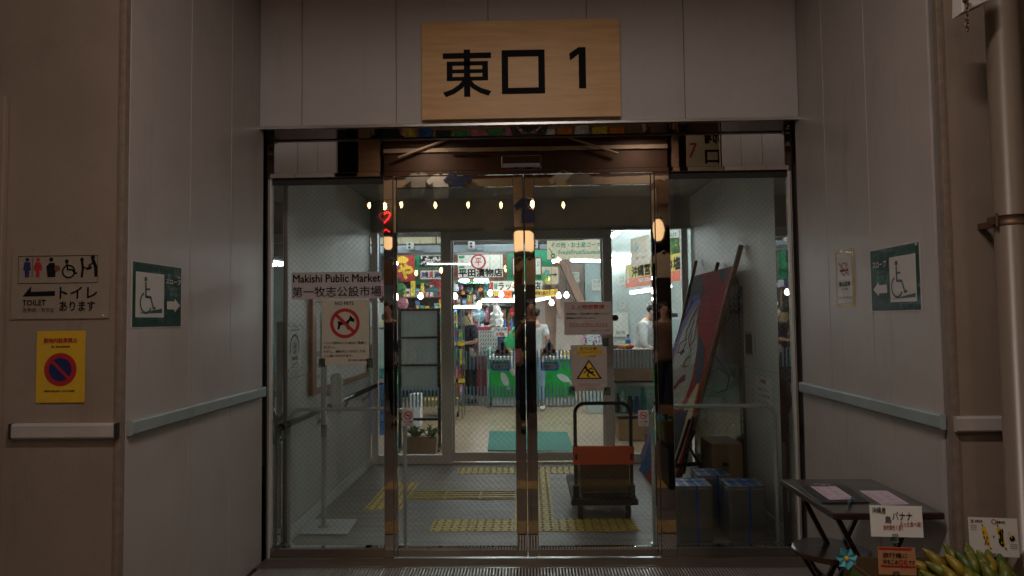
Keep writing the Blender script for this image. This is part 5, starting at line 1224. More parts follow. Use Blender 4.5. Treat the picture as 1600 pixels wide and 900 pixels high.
o = MB().box(PX(963, 8.5), PX(1004, 8.5), 8.45, 8.8, .002, PZ(655, 8.5)).build('cardboard_box', 'card', None, bevel=.006); tag(o, 'brown cardboard box under the glass cabinet of the right stall', 'box')
for i, (px, py, m, lb) in enumerate(((961, 543, 'pk_brown', 'dark'), (968, 543, 'pk_pink', 'pink'), (974, 541, 'pk_yellow', 'yellow'), (981, 541, 'pk_orange', 'orange'), (986, 543, 'pk_red', 'red'))):
    p = P(px, py, Y=8.5); p.z = Z(548) + .035; o = MB().lathe(p, [(.01, -.03), (.035, -.015), (.04, .01), (.02, .03), (.004, .034)], 9).build('fruit', m, None, smooth=True); tag(o, lb + ' fruit on the right stall counter', 'fruit', 'fruits on the right stall counter')
bt = thing('bottle', 'small blue labelled bottle standing on the right stall counter', 'bottle', P(981, 548, Y=8.6)); p = Vector((PX(981, 8.6), 8.6, Z(548) + .001))
MB().lathe(p, [(.035, 0), (.036, .11), (.014, .14), (.014, .16)], 12).build('body', 'pk_blue', bt); MB().lathe(p + Vector((0, 0, .161)), [(.017, 0), (.017, .018)], 10).build('cap', 'black', bt)
o = MB().box(PX(1042, 8.9), PX(1062, 8.9), 8.9, 9.2, PZ(540, 8.9), PZ(500, 8.9)).build('register_stand', 'bluew', None, bevel=.01); tag(o, 'pale blue stand at the right end of the stall', 'stand')
rg = MB().box(PX(1042, 8.88), PX(1060, 8.88), 8.9, 9.1, PZ(498, 8.9), PZ(492, 8.9)).build('cash_register', 'black', None, bevel=.008); tag(rg, 'black cash register on the pale blue stand', 'register')
MB().box(PX(1045, 8.88), PX(1052, 8.88), 8.95, 9.0, PZ(492, 8.9), PZ(486, 8.9)).build('screen', 'black', rg)
# ---- planter and black shelf screen beyond the inner left pane
pl = thing('planter_box', 'dark brown planter box of leafy plants inside the left inner pane', 'planter', (PX(658, 7.65), 7.65, 0)); x0, x1 = PX(630, 7.65), PX(682, 7.65)
MB().prism([(x0 + .015, 7.6, .003), (x1 - .015, 7.6, .003), (x1, 7.6, .19), (x0, 7.6, .19)], (0, .18, 0)).build('box', 'brown', pl, bevel=.004); MB().box(x0 + .01, x1 - .01, 7.61, 7.77, .1905, .2).build('soil', 'darkwood', pl)
rr = random.Random(4)
for k_ in range(2):
    mb = MB(); cx = x0 + .12 + .17 * k_
    for i in range(26):
        a = rr.uniform(0, 2 * math.pi); L_ = rr.uniform(.10, .2) ; b0 = Vector((cx + rr.uniform(-.04, .04), 7.69, .2)); d = Vector((math.cos(a) * rr.uniform(.3, 1), math.sin(a) * .4, rr.uniform(.5, 1.3))).normalized(); e = d.cross(Vector((0, 1, 0.3))).normalized() * .011
        mid = b0 + d * L_ * .55; tip = b0 + d * L_ - Vector((0, 0, L_ * .22))
        mb.ngon([b0 - e * .4, b0 + e * .4, mid + e]); mb.ngon([b0 - e * .4, mid + e, mid - e]); mb.ngon([mid - e, mid + e, tip])
    mb.build('leaves', 'leaf', pl, kind='stuff')
sc = thing('shelf_screen', 'black framed screen with frosted grey panels behind the planter', 'screen', (PX(655, 7.95), 7.95, 0)); x0, x1 = PX(622, 7.95), PX(688, 7.95); Z = lambda py: PZ(py, 7.95, 655)
M['frost'] = mat('frosted_panel', (.36, .40, .40), .5, var=.05)
for a in (x0, x1 - .035): MB().box(a, a + .035, 7.93, 7.97, 0, Z(482)).build('post', 'black', sc)
for a, b in ((482, 486), (526, 529), (569, 572), (653, 657)): MB().box(x0 + .036, x1 - .036, 7.93, 7.97, Z(b), Z(a)).build('rail', 'black', sc)
for a, b in ((486.2, 525.8), (529.2, 568.8), (572.2, 610)): MB().box(x0 + .036, x1 - .036, 7.945, 7.955, Z(b), Z(a)).build('panel', 'frost', sc)
for a in (x0, x1 - .035): MB().box(a, a + .035, 7.8, 8.2, 0, .03).build('foot', 'black', sc)
# left edge: blue crates, glass tank, little pictures
gt = thing('glass_tank', 'lit glass tank at the far left of the hall', 'tank', (PX(590, 9), 9, 0)); x0, x1 = PX(570, 9), PX(600, 9)
MB().box(x0, x1, 9, 9.5, PZ(590, 9), PZ(535, 9)).build('tank', 'glass3', gt); MB().box(x0, x1, 8.99, 9.51, PZ(596, 9), PZ(590.5, 9)).build('base', 'steel', gt); MB().box(x0, x1, 9.2, 9.4, PZ(589, 9), PZ(575, 9)).build('contents', 'pk_teal', gt)
bc = thing('blue_crate_stack', 'stack of blue plastic crates under the glass tank', 'crate stack', (PX(590, 9), 9, 0))
for i in range(4):
    z = .002 + i * .165; MB().box(x0, x1, 9, 9.5, z, z + .155).box(x0 - .01, x1 + .01, 8.985, 9.0, z + .125, z + .155).build('crate', 'pk_blue', bc, bevel=.006)
for i, (a, b) in enumerate(((584, 594), (596, 602))):
    s = fsign('small_picture', 'small framed picture on the far left wall of the hall, the %s one' % ('left', 'right')[i], 'picture', a, 489, b, 507, 10.2, th=.012, base='white', group='small framed pictures at the far left'); s.rect(.12, .08, .88, .6, 'pk_dark'); s.rect(.12, .64, .88, .92, 'pk_yellow'); s.done()
o = MB().box(PX(570, 10.3), PX(604, 10.3), 10.25, 10.4, PZ(512, 10.3), PZ(509, 10.3)).build('picture_ledge', 'brown', None); tag(o, 'brown ledge below the small framed pictures', 'ledge')
struct('hall_partition', MB().box(PX(560, 10.5), PX(606, 10.5), 10.5, 10.6, 0, PZ(470, 10.5)), 'hall')
s = fsign('blue_banner', 'tall blue banner with white characters at the far left of the hall', 'banner', 583, 368, 594, 425, 9.8, th=.01, base='pk_blue'); s.text('市', .2, .05, .8, .22, 'signwhite'); s.text('場', .2, .28, .8, .45, 'signwhite'); s.done()
# ============================================================ STREET CORNER: table, stool, banana box
M['tabletop'] = wood('table_top_dark', (.045, .024, .018), (.022, .012, .009), .3, stretch=(2, 14, 14), coat=.3)
tb = thing('folding_table', 'small dark brown folding table with crossed legs against the right side wall', 'table', (1.45, 3.1, 0))
x0, x1, y0, y1, z = 1.22, 1.665, 2.83, 3.42, .70
MB().box(x0, x1, y0, y1, z - .028, z).build('tabletop', 'tabletop', tb, bevel=.006)
for y in (2.93, 3.30):
    for a, b, dy in (((1.27, .67), (1.60, .0), 0), ((1.60, .67), (1.27, .0), .022)):
        MB().tube([(a[0], y + dy, a[1]), (b[0], y + dy, b[1])], .014, 4).build('leg', 'darkwood', tb)
for xx, zz in ((1.27, .66), (1.60, .66), (1.30, .06), (1.57, .06)): MB().tube([(xx, 2.93, zz), (xx, 3.32, zz)], .009, 6).build('crossbar', 'darkwood', tb)
st = thing('round_stool', 'dark round-topped folding stool in front of the dark table', 'stool', (1.39, 3.12, 0)); c = P(1298, 857, Z=.43)
MB().lathe((c.x, c.y, .405), [(.155, 0), (.168, .004), (.168, .02), (.158, .025)], 36).build('seat', 'tabletop', st, bevel=0)
for a, b, dy in (((-.12, .40), (.12, 0), -.06), ((.12, .40), (-.12, 0), -.04), ((-.12, .40), (.12, 0), .06), ((.12, .40), (-.12, 0), .04)):
    MB().tube([(c.x + a[0], c.y + dy, a[1]), (c.x + b[0], c.y + dy, b[1])], .011, 4).build('leg', 'darkwood', st)
# clipboard with paper, second paper
M['pinkpaper'] = mat('pink_form_paper', (.60, .50, .58), .6, var=.05)
M['mauve'] = mat('mauve_print', (.36, .16, .38), .6, var=0)
def flat_sheet(name, label, cat, pts, z, th, m, parent=None):
    q = [P(x, y, Z=z) for x, y in pts]
    o = MB().prism([Vector((v.x, v.y, z)) for v in q], (0, 0, th)).build(name, m, parent); return o, q
o, q = flat_sheet('clipboard', '', '', [(1284, 787), (1358, 786), (1322, 760), (1252, 760)], z + .0005, .005, 'black'); tag(o, 'black clipboard lying on the dark folding table', 'clipboard')
def form(label, pts, zz):
    q = [P(x, y, Z=zz) for x, y in pts]; t = thing('printed_form', label, 'paper', q[0], 'pink printed forms on the dark table')
    MB().prism([Vector((v.x, v.y, zz)) for v in q], (0, 0, .001)).build('sheet', 'pinkpaper', t)
    mb = MB(); f = lambda u, v: (q[0].lerp(q[1], u)).lerp(q[3].lerp(q[2], u), v)
    r_ = random.Random(2)
    for i in range(7):
        for j in range(2):
            u0 = .06 + j * .46; u1 = u0 + r_.uniform(.08, .36); v0 = .08 + i * .12
            pts_ = [f(u0, v0), f(u1, v0), f(u1, v0 + .03), f(u0, v0 + .03)]
            mb.ngon([Vector((p.x, p.y, zz + .0016)) for p in pts_])
    mb.build('print', 'mauve', t, kind='stuff'); return t
form('pink printed form held on the black clipboard', [(1296, 781), (1336, 780), (1306, 760), (1266, 760)], z + .0065)
o = MB().tube([P(1272, 759, Z=z + .012), P(1296, 759, Z=z + .012)], .006, 8).box(P(1274, 762, Z=z).x, P(1294, 762, Z=z).x, P(1284, 763, Z=z).y, P(1284, 760, Z=z).y, z + .0078, z + .012).build('clip', 'chrome', None); o.name = 'paper_clip'; tag(o, 'shiny steel clip at the top of the black clipboard', 'clip')
form('pink printed form lying loose on the dark table right of the clipboard', [(1378, 789), (1421, 788), (1386, 767), (1343, 767)], z + .001)
o = MB().tube([P(1326, 787, Z=z + .012), P(1332, 777, Z=z + .012)], .005, 8).build('pen', mat('blue_pen', (.02, .1, .16), .3), None); tag(o, 'dark blue pen lying at the foot of the clipboard', 'pen')
# banana box on a crate
bx = thing('banana_box', 'open brown cardboard box with green print holding bananas on the street', 'box', (1.5, 2.4, 0)); zt = .59; zb = .40
M['boxcard'] = mat('box_cardboard', (.10, .055, .022), .8, var=.15, bump=.1); M['boxgreen'] = mat('box_green_print', (.10, .17, .03), .7, var=.3)
xa, ya = 1.18, 2.64; xb, yb = 1.95, 2.15
for nm, b, m in (('far_side', (xa, xb, ya, ya + .008, zb, zt), 'boxcard'), ('left_side', (xa - .008, xa, yb, ya + .008, zb, zt), 'boxcard'), ('near_side', (xa, xb, yb - .008, yb, zb, zt), 'boxcard'), ('right_side', (xb, xb + .008, yb, ya, zb, zt), 'boxcard'), ('base', (xa, xb, yb, ya, zb, zb + .008), 'boxcard')):
    MB().box(*b).build(nm, m, bx)
MB().box(xa - .0095, xa - .0085, yb + .0, ya - .03, zb + .01, zt - .012).build('green_print', 'boxgreen', bx)
cr = thing('plastic_crate', 'dark plastic crate under the banana box', 'crate', (1.5, 2.4, 0)); MB().box(xa + .02, xb - .02, yb + .02, ya - .0, .002, zb - .002).build('body', 'black', cr, bevel=.01); MB().box(xa + .01, xb - .01, yb + .01, ya + .01, zb - .05, zb - .003).build('rim', 'rubber', cr, bevel=.005)
# bananas: curved, ribbed, in hands
M['ban_y'] = mat('banana_yellow', (.24, .17, .015), .45, var=.35, scale=30); M['ban_g'] = mat('banana_green', (.05, .085, .012), .45, var=.35, scale=25); M['ban_m'] = mat('banana_turning', (.12, .13, .014), .45, var=.35, scale=25)
def hand_of_bananas(cx, cy, cz, n, label, m, sp=1.0, tilt=0, L=.15, seed=1):
    t = thing('banana_bunch', label, 'bananas', (cx, cy, cz), 'bunches of bananas in the cardboard box'); r_ = random.Random(seed)
    for i in range(n):
        a = (i - (n - 1) / 2) * .17 * sp + tilt; row = i % 2
        d = Vector((math.sin(a), 0, math.cos(a))); o_ = Vector((cx + (i - (n - 1) / 2) * .012, cy - .035 * row, cz)); path = []; rad = []
        for k_ in range(8):
            f = k_ / 7; path.append(o_ - Vector((0, .06 * math.sin(f * math.pi) + .03 * row, 0)) + d * L * f * (1 - .07 * row) + Vector((0, -.03 * f, -.03 * f * f)))
            rad.append((.008, .0165, .0205, .0215, .021, .0195, .015, .006)[k_] * r_.uniform(.93, 1.05))
        MB().tube(path, rad, 7).build('banana', rnd_m(m, r_), t, smooth=True)
    MB().ell((cx, cy, cz), .03 + .006 * n / 2, .02, .018, 10, 6).build('crown', 'brown', t)
def rnd_m(m, r_): return m if r_.random() < .7 else ('ban_m' if m != 'ban_m' else 'ban_y')
hand_of_bananas(PX(1468, 2.50), 2.52, 0.575, 9, 'yellow hand of small bananas at the middle of the box', 'ban_y', 1.1, -.15, .145, 1)
hand_of_bananas(PX(1452, 2.42), 2.42, 0.550, 7, 'greenish yellow hand of bananas in front, left', 'ban_m', 1.2, -.35, .13, 2)
hand_of_bananas(PX(1492, 2.48), 2.46, 0.565, 5, 'green hand of bananas right of the yellow one', 'ban_g', 1.0, .1, .15, 3)
hand_of_bananas(PX(1506, 2.45), 2.40, 0.540, 5, 'green hand of bananas at the right end of the box', 'ban_g', 1.1, .05, .13, 4)
hand_of_bananas(PX(1395, 2.4), 2.36, 0.530, 5, 'green hand of bananas behind the orange card', 'ban_g', 1.2, -.2, .12, 5)
hand_of_bananas(PX(1440, 2.3), 2.30, 0.510, 6, 'green hand of bananas lowest in the box', 'ban_g', 1.3, 0, .13, 6)
hand_of_bananas(PX(1474, 2.55), 2.56, .555, 8, 'olive green hand of bananas leaning at the back of the box', 'ban_g', 1.0, .1, .15, 7)
hand_of_bananas(PX(1432, 2.5), 2.5, .53, 5, 'yellow green hand of bananas beside the orange card', 'ban_m', 1.1, -.5, .13, 8)
# cards on clip stems
def card(px, Y, label, w, h, tilt, base, fn, foot, lean=6):
    """px: bottom-left, bottom-right corners"""
    a, b = P(*px[0], Y=Y), P(*px[1], Y=Y); ux = (b - a); w = ux.length
    up = Matrix.Rotation(math.radians(tilt), 3, Vector((0, -1, 0))) @ Vector((0, math.sin(math.radians(lean)), math.cos(math.radians(lean))))
    ux.normalize(); up = (up - ux * up.dot(ux)).normalized()
    s = Sign('price_card', label, 'card', a, ux, w, h, th=.0015, base=base, up=up); fn(s); s.done()
    m_ = a + ux * w * .45
    t = thing('clip_stem', 'clear plastic clip stem holding the ' + foot, 'clip', m_, 'clear clip stems of the cards')
    MB().box(m_.x - .01, m_.x + .01, Y - .008, Y + .012, m_.z - .02, m_.z + .012).build('jaw', 'tapem', t); MB().lathe(m_ - Vector((0, 0, .026)), [(.008, -.006), (.009, 0), (.006, .006)], 10).build('ball', 'tapem', t)
    MB().tube([m_ - Vector((0, 0, .03)), Vector((m_.x, m_.y + .01, .52))], .004, 6).build('stem', 'tapem', t)
def c1(s):
    s.text('沖縄産', .04, .06, .30, .26, 'ink', .004); s.text('島', .28, .34, .40, .56, 'ink', .006); s.text('バナナ', .42, .20, .80, .46, 'ink', .006); s.text('自然青色く良く', .24, .62, .62, .78, 'nred', .005); s.text('なった食べ頃！', .56, .50, .97, .66, 'nred', .005)
card([(1361, 838), (1443, 840)], 2.62, 'white handwritten banana card with black and red lettering in front of the table', .2, .113, -6, 'paper', c1, 'white handwritten banana card')
def c2(s):
    s.rect(.02, .02, .9, .10, 'nred'); s.rect(.05, .66, .98, .72, 'nred', dz=.0004); s.text('旅行機に', .12, .20, .78, .38, 'ink', .006); s.text('持ちこみ', .12, .44, .52, .62, 'ink', .006); s.text('OK', .53, .44, .78, .62, 'nred', .015); s.text('です', .80, .46, .96, .62, 'ink', .004)
M['p_or'] = mat('orange_card', (.42, .20, .09), .7, var=.05)
card([(1373, 897), (1432, 899)], 2.40, 'orange card with red lines and OK lettering standing in the banana box', .13, .09, -10, 'p_or', c2, 'orange card')
def c3(s):
    s.line([(.05, .06), (.10, .14)], .003, 'nred'); s.line([(.10, .06), (.05, .14)], .003, 'nred', dz=.0003); s.text('未熟な実', .13, .06, .28, .13, 'ink', .01); s.ring(.52, .10, .006, .009, 'nred'); s.text('完熟の実', .57, .07, .74, .14, 'ink', .01)
    for u, m1, m2 in ((.32, 'yellow', 'brownink'), (.63, 'yellow', 'ink')):
        s.poly([(u - .05, .20), (u + .01, .24), (u + .07, .45), (u + .10, .80), (u + .04, .72), (u - .04, .50), (u - .07, .32)], m1)
        r_ = random.Random(int(u * 100))
        for i in range(6 if u < .5 else 22): s.disc(u + r_.uniform(-.03, .05), .3 + r_.uniform(0, .42), .003, m2, dz=.0004 + .0001 * i, n=8, ry=.006)
        s.disc(u - .045, .2, .003, 'ink', dz=.001, n=8); s.disc(u + .095, .79, .003, 'ink', dz=.001, n=8)
    s.poly([(.485, .45), (.52, .49), (.485, .53)], 'ink'); s.disc(.86, .47, .016, 'sgrey', ry=.02); s.disc(.87, .52, .010, 'ink', dz=.0005); s.line([(.80, .35), (.86, .5)], .004, 'yellow', dz=.001)
    for i in range(3): s.rect(.04, .20 + i * .05, .16, .222 + i * .05, 'grey'); s.rect(.82, .66 + i * .05, .97, .68 + i * .05, 'grey')
M['paper2'] = mat('glossy_card', (.66, .64, .60), .3, var=.03)
card([(1516, 868), (1593, 871)], 2.50, 'white card with two banana pictures standing at the right end of the banana box', .2, .132, -20, 'paper2', c3, 'white banana picture card')
# blue paper flower
fl_ = thing('blue_flower', 'pale blue artificial flower with a yellow centre at the corner of the banana box', 'flower', P(1322, 874, Y=2.6)); c = P(1322, 872, Y=2.58)
M['petalb'] = mat('pale_blue_petal', (.10, .42, .55), .5, var=.15); 
for i in range(7):
    a = i * 2 * math.pi / 7 + .3; d = Vector((math.cos(a), -.25, math.sin(a))).normalized(); e = Vector((-math.sin(a), 0, math.cos(a))); L_ = .042 if i != 2 else .05
    mb = MB(); p0 = c + d * .006; p1 = c + d * L_ * .6 + Vector((0, -.006, 0)); p2 = c + d * L_ + Vector((0, .004, 0))
    mb.ngon([p0, p1 + e * .015, p2]); mb.ngon([p0, p2, p1 - e * .015]); mb.build('petal', 'petalb', fl_)
MB().ell(c - Vector((0, .006, 0)), .009, .006, .009, 10, 6).build('centre', 'yellow', fl_); MB().tube([c, Vector((c.x, 2.62, .5))], .003, 5).build('stem', 'leaf', fl_)
# pipe with clamp, bracket and chain above
pp = thing('drain_pipe', 'white vertical plastic drain pipe with a rusty steel clamp on the right front wall', 'pipe', (2.0, 2.66, 0)); M['pvc'] = mat('old_white_pvc', (.20, .155, .12), .35, var=.12, scale=3, stretch=(1, 1, .3))
px_ = P(1580, 345, Y=2.62).x; R_p = .056
MB().tube([(px_, 2.62, 0), (px_, 2.62, 5)], R_p, 28).build('pipe', 'pvc', pp, smooth=True)

zc_ = P(1573, 345, Y=2.62).z
M['rust'] = mat('rusty_steel', (.14, .085, .05), .5, metal=.5, var=.4, scale=25)
MB().tube([(px_, 2.62, zc_ - .018), (px_, 2.62, zc_ + .018)], R_p + .004, 28).build('clamp_band', 'rust', pp, smooth=True); MB().box(px_ - R_p - .022, px_ - R_p - .002, 2.60, 2.64, zc_ - .014, zc_ + .014).tube([(px_ - R_p - .014, 2.595, zc_ - .024), (px_ - R_p - .014, 2.595, zc_ + .026)], .005, 8).build('clamp_bolt', 'rust', pp)
MB().box(px_ - .01, px_ + .01, 2.68, 2.8, zc_ - .012, zc_ + .012).build('stay', 'rust', pp)
br = thing('awning_bracket', 'pale bracket end with a short hanging chain at the top of the right front wall', 'bracket', P(1522, 5, Y=2.5)); a, b = P(1502, 22, Y=2.5), P(1546, -20, Y=2.5)
MB().prism([P(1503, 20, Y=2.5), P(1546, 0, Y=2.5), P(1546, -30, Y=2.5), P(1503, -30, Y=2.5)], (0, .06, 0)).build('plate', 'sgrey', br, bevel=.003)
p = P(1510, 8, Y=2.49)
for i in range(7):
    c = p - Vector((0, 0, .014 * i + .004)); ax_ = Vector((1, 0, 0)) if i % 2 else Vector((0, 1, 0))
    MB().tube([c + ax_ * .006 * math.cos(t_) + Vector((0, 0, .010 * math.sin(t_))) for t_ in (2 * math.pi * j / 10 for j in range(10))], .0022, 5, closed=True).build('chain_link', 'rust', br)
MB().tube([p + Vector((0, -.01, .02)), p + Vector((0, .03, .02))], .008, 8).build('bolt', 'rust', br)
# ============================================================ ACROSS THE STREET (what the mirror steel and the glass give back)
Yo = -2.2
M['beigew'] = mat('shop_wall_beige', (.38, .31, .245), .7, var=.15, scale=2); M['fasciab'] = mat('brown_fascia', (.06, .026, .014), .6, var=.2, scale=3)
M['postw'] = wood('post_wood', (.34, .23, .16), (.24, .14, .09), .5)
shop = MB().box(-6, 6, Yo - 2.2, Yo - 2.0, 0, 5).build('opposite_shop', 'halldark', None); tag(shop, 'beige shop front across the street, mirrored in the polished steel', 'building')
a, b = P(600, 268, Ym=Yo), P(1042, 206, Ym=Yo)
MB().box(a.x, b.x, Yo - .3, Yo - .02, a.z - .15, b.z).build('awning_box', 'fasciab', shop); MB().box(-4.2, 4.2, Yo - .32, Yo + .0, a.z - .95, a.z - .16).build('fascia_board', 'beigew', shop)
MB().box(a.x, b.x, Yo - .0, Yo + .03, P(700, 238, Ym=Yo).z, P(700, 232, Ym=Yo).z).build('awning_rail', 'beigew', shop)
for p0, p1 in (((622, 246), (724, 208)), ((966, 240), (862, 206)), ((700, 236), (740, 236))): MB().tube([P(*p0, Ym=Yo + .1), P(*p1, Ym=Yo + .1)], .02, 6).build('brace', 'tan', shop)
for x0, x1 in ((560, 593), (1052, 1062)): MB().box(P(x0, 300, Ym=Yo).x, P(x1, 300, Ym=Yo).x, Yo - .15, Yo, 0, 4.8).build('post', 'postw', shop)
MB().box(-6, P(558, 300, Ym=Yo).x, Yo - .4, Yo - .35, 0, 5).build('backing_sheet', 'rubber', shop)  # black sheet standing in for the dark gap beside the post
MB().box(P(1064, 300, Ym=Yo).x, 6, Yo - .4, Yo - .35, 0, 5).build('backing_sheet', 'brown', shop)
# string of warm bulbs
M['bulbo'] = mat('bulb_warm', (1, .62, .25), .5, var=0, emit=45, ecol=(1, .60, .25))
wire = []
for i, px in enumerate((577, 603, 628, 681, 732, 783, 832, 880)):
    py = 321 + (2 if i == 1 else 0) + (.5 if i % 2 else 0); p = P(px, py, Ym=-1.0); wire.append(p + Vector((0, 0, .09)))
    t = thing('string_light', 'warm teardrop bulb on the light string across the street, %s from left' % ('first', 'second', 'third', 'fourth', 'fifth', 'sixth', 'seventh', 'eighth')[i], 'light bulb', p, 'string of warm bulbs across the street')
    MB().lathe(p, [(.003, -.05), (.017, -.028), (.026, 0), (.019, .03), (.010, .045)], 12).build('bulb', 'bulbo', t, smooth=True); MB().lathe(p, [(.013, .046), (.013, .085)], 10).build('socket', 'black', t)
o = MB().tube(wire, .004, 4).build('light_string_cord', 'black', None); tag(o, 'black cord carrying the string of warm bulbs', 'cord')
for i, (px, py) in enumerate(((651, 427), (690, 423), (790, 420), (872, 407))):
    p = P(px, py, Ym=-3.6); o = MB().lathe(p, [(.003, -.06), (.02, -.035), (.032, 0), (.024, .035), (.012, .055)], 12).build('shop_bulb', 'bulbo', None, smooth=True); tag(o, 'warm bulb inside the shop across the street, %s one' % ('leftmost', 'second', 'third', 'rightmost')[i], 'light bulb', 'warm bulbs inside the opposite shop')
# lanterns
M['lant'] = mat('lantern_paper', (.9, .6, .3), .6, var=.2, emit=1.5, ecol=(1, .62, .30)); 
def lantern(px0, px1, py0, py1, Ym, label, oval=False):
    a, b = P(px0, py1, Ym=Ym), P(px1, py0, Ym=Ym); r = (b.x - a.x) / 2; c = Vector(((a.x + b.x) / 2, Ym, (a.z + b.z) / 2)); h = (b.z - a.z) / 2
    t = thing('paper_lantern', label, 'lantern', c, 'lit paper lanterns across the street')
    prof = [(r * .8, -h), (r, -h * .8), (r, h * .8), (r * .8, h)] if not oval else [(r * .35, -h), (r * .8, -h * .7), (r, 0), (r * .8, h * .7), (r * .35, h)]
    MB().lathe(c, prof, 20).build('paper_body', 'lant', t, smooth=oval)
    for s_ in (-1, 1): MB().lathe(c + Vector((0, 0, s_ * (h + .012))), [(r * .7, -.012), (r * .7, .012)], 16).build('black_band', 'black', t)
    MB().tube([c + Vector((0, 0, h)), c + Vector((0, 0, h + .5))], .005, 4).build('cord', 'black', t)
lantern(802, 834, 363, 395, -1.3, 'lit square-shouldered paper lantern mirrored in the meeting stiles'); lantern(1018, 1036, 344, 378, -1.3, 'lit oval paper lantern mirrored in the right door post', True)
lantern(600, 616, 364, 392, -1.6, 'pale oval paper lantern mirrored in the left door post', True)
# T-shirts and boards of the opposite shop
def tee(px, py, w, m, label, Ym=Yo + .05, mark=None):
    c = P(px, py, Ym=Ym); k = w
    t = thing('hanging_t_shirt', label, 'T-shirt', c, 'T-shirts hung across the street')
    pts = [(-.22, -.36), (.22, -.36), (.21, .12), (.34, .02), (.42, .14), (.22, .34), (.08, .36), (0, .31), (-.08, .36), (-.22, .34), (-.42, .14), (-.34, .02), (-.21, .12)]
    MB().prism([c + Vector((x * k, 0, z * k)) for x, z in pts], (0, -.03, 0)).build('shirt', m, t); MB().tube([c + Vector((-.15 * k, -.015, .34 * k)), c + Vector((0, -.015, .42 * k)), c + Vector((.15 * k, -.015, .34 * k))], .006, 5).build('hanger', 'steel', t)
    if mark: MB().prism([c + Vector((x * k, .004, z * k)) for x, z in ((-.09, .1), (.09, .1), (0, -.08))], (0, -.003, 0)).build('print', mark, t)
tee(771, 337, .75, 'fab_cream', 'cream T-shirt with a red triangle hung across the street', mark='nred')
for i, (px, py, m) in enumerate(((612, 345, 'fab_cream'), (612, 425, 'fab_brown'), (655, 290, 'fab_grey'), (690, 292, 'fab_white'), (716, 290, 'fab_navy'), (880, 290, 'fab_white'), (906, 292, 'fab_grey'), (1036, 415, 'fab_cream'), (1036, 300, 'fab_brown'), (812, 425, 'fab_brown'), (828, 425, 'fab_cream'), (826, 330, 'fab_navy'))):
    tee(px, py, .55, m, '%s T-shirt hung %s across the street' % (m[4:], ('high by the post', 'low by the post', 'under the awning, left end', 'under the awning, second', 'under the awning, third', 'under the awning, right of centre', 'under the awning, far right', 'beside the oval lantern', 'above the oval lantern', 'below the square lantern', 'below the square lantern, lower', 'above the square lantern')[i]), Ym=Yo + .08 + .01 * i)
for i in range(22):
    x = -2.4 + i * .25; m = ('fab_dark', 'fab_grey', 'fab_navy', 'fab_teal', 'fab_brown', 'fab_red', 'fab_white')[(i * 5) % 7]; c = Vector((x, -1.4, 4.55))
    o = MB().prism([c + Vector((u, 0, v)) for u, v in ((-.1, -.3), (.1, -.3), (.12, .1), (.05, .16), (-.05, .16), (-.12, .1))], (0, -.05, 0)).build('hanging_garment', m, None); tag(o, '%s garment on the high rail across the street, %s from left' % (m[4:], ORD[i]), 'garment', 'garments on the high rail across the street')
s_ = MB().box(-2.6, 3.0, -1.43, -1.41, 4.72, 4.74).build('garment_rail', 'steel', None); tag(s_, 'high steel rail holding garments across the street', 'rail')
# red neon heart sign
ns = thing('neon_sign', 'small red neon heart sign across the street', 'neon sign', P(602, 345, Ym=-1.3)); M['neon'] = mat('neon_red', (1, .03, .02), .4, var=0, emit=2.5, ecol=(1, .03, .03))
c = P(603, 340, Ym=-1.3); MB().box(c.x - .12, c.x + .12, -1.36, -1.32, c.z - .30, c.z + .12).build('back_board', 'black', ns)
MB().tube([c + Vector((.09 * (math.sin(t_) ** 3), .02, .075 * math.cos(t_) - .03 * math.cos(2 * t_) - .012 * math.cos(3 * t_))) for t_ in (2 * math.pi * i / 24 for i in range(24))], .012, 6, closed=True).tube([c + Vector((-.07, .02, -.19)), c + Vector((-.02, .02, -.23)), c + Vector((.03, .02, -.19)), c + Vector((.08, .02, -.23))], .01, 6).build('neon_tube', 'neon', ns)
# arrow sign mirrored at the right of the transom
q0 = P(1096, 268, Ym=-.6); 
s = Sign('arrow_sign', 'white hanging sign with black characters and a red arrow over the street', 'sign', (q0.x + .30, -.6, q0.z - .25), (-1, 0, 0), .5, .9, th=.02, base='p_hang0', up=(0, 0, 1))
s.text('市場', .1, .08, .5, .3, 'ink', .02); s.text('口', .1, .4, .5, .6, 'ink', .02); s.line([(.9, .5), (.75, .3), (.9, .3)], .03, 'nred'); s.done()
# shop tube light, table of goods, floor mats
tube_light(P(669, 413, Ym=Yo - .1), P(735, 413, Ym=Yo - .1), 'thin tube light inside the shop across the street', e=40, r=.012, grp='tube lights across the street')
ds = thing('goods_table', 'long dark display table in front of the opposite shop', 'table', (0, Yo, 0)); MB().box(-2.2, 2.6, Yo - .6, Yo - .05, .75, .8).build('tabletop', 'brown', ds)
for x in (-2.1, 0, 2.5): MB().box(x, x + .05, Yo - .1, Yo - .06, 0, .75).build('leg', 'black', ds)
MB().box(-2.2, 2.6, Yo - .12, Yo - .10, .2, .74).build('skirt', 'fab_navy', ds)
rr = random.Random(21); goods(-2.1, 2.5, Yo - .3, .801, 16, 'on the table across the street', (.1, .35))
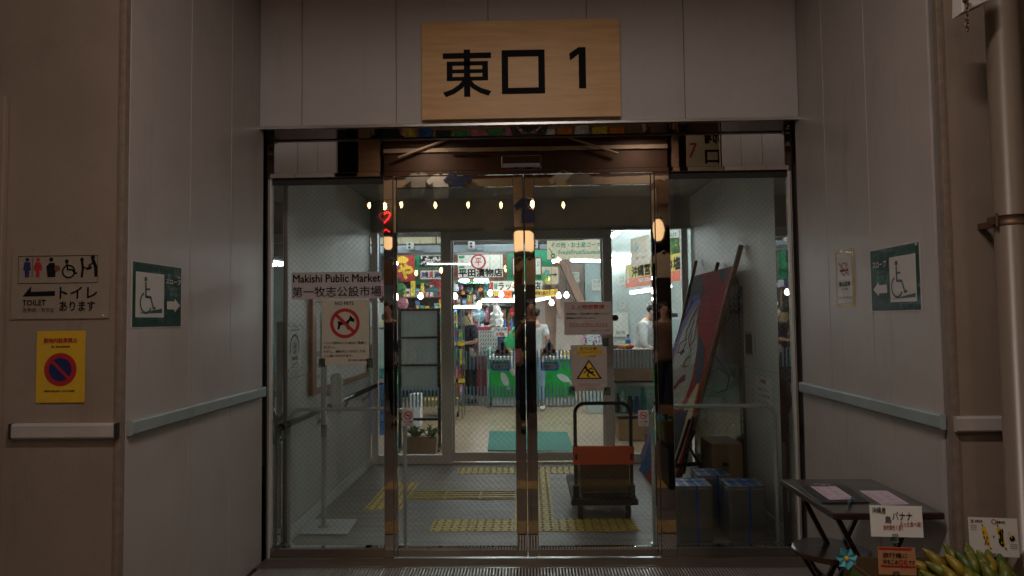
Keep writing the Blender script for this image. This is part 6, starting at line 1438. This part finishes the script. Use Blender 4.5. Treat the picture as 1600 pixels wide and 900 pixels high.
# passers-by, mirrored
person('person in dark clothes taking the photograph, mirrored in the meeting stiles', (.03, -.45, 0), 0, 1.74, shirt='fab_dark', trousers='fab_dark', arms={'R': ((.24, .14, 1.22), (.12, .30, 1.42)), 'L': ((-.24, .14, 1.22), (-.12, .30, 1.42))}, sleeve=.8)
person('tall person in black standing in the street, mirrored in the left door post', (P(607, 500, Ym=-1.0).x, -1.0, 0), 0, 1.75, shirt='fab_dark', trousers='fab_dark', bulky=1.2)
person('person in dark clothes standing in the street, mirrored in the right door post', (P(1037, 500, Ym=-1.1).x, -1.1, 0), 0, 1.7, shirt='fab_brown', trousers='fab_dark', bulky=1.1)
# warm street lamps among the awnings
def pend(x, y, z, pw, col, lb):
    t = thing('street_pendant', lb, 'lamp', (x, y, z), 'shaded pendants over the street'); MB().lathe((x, y, z), [(.14, 0), (.09, .08), (.03, .12)], 16).build('shade', 'black', t)
    l = bpy.data.lights.new('pendant_light', 'AREA'); l.shape = 'DISK'; l.size = .24; l.energy = pw; l.color = col; o = bpy.data.objects.new('pendant_light', l); COL.objects.link(o); o.location = (x, y, z - .01)
for i, (xx, zz) in enumerate(((-6.4, 2.3), (-5.0, 2.7), (-4.4, 2.0))):
    tube_light((xx, -2.6, zz), (xx + 1.1, -2.75, zz), 'white tube light of the neighbouring shop down the street, %s one' % ('far left', 'upper', 'lower')[i], e=80, r=.03, grp='tube lights of the neighbouring shop')
nb_ = thing('neighbour_shelf', 'shelves of the neighbouring shop under its tube lights', 'shelf', (-5.4, -3, 0))
for z_ in (.5, 1.0, 1.5, 2.0): MB().box(-7, -3.6, -3.3, -2.9, z_, z_ + .03).build('shelf_board', 'brown', nb_)
pend(-1.6, -1.7, 4.4, 12, (1, .76, .56), 'black shaded warm pendant before the opposite shop, left'); pend(1.8, -1.7, 4.4, 12, (1, .76, .56), 'black shaded warm pendant before the opposite shop, right')

pend(1.95, .15, 4.55, 3, (1, .8, .6), 'black shaded pendant added to light the arrow sign')  # pendant added so the arrow sign is not left dark
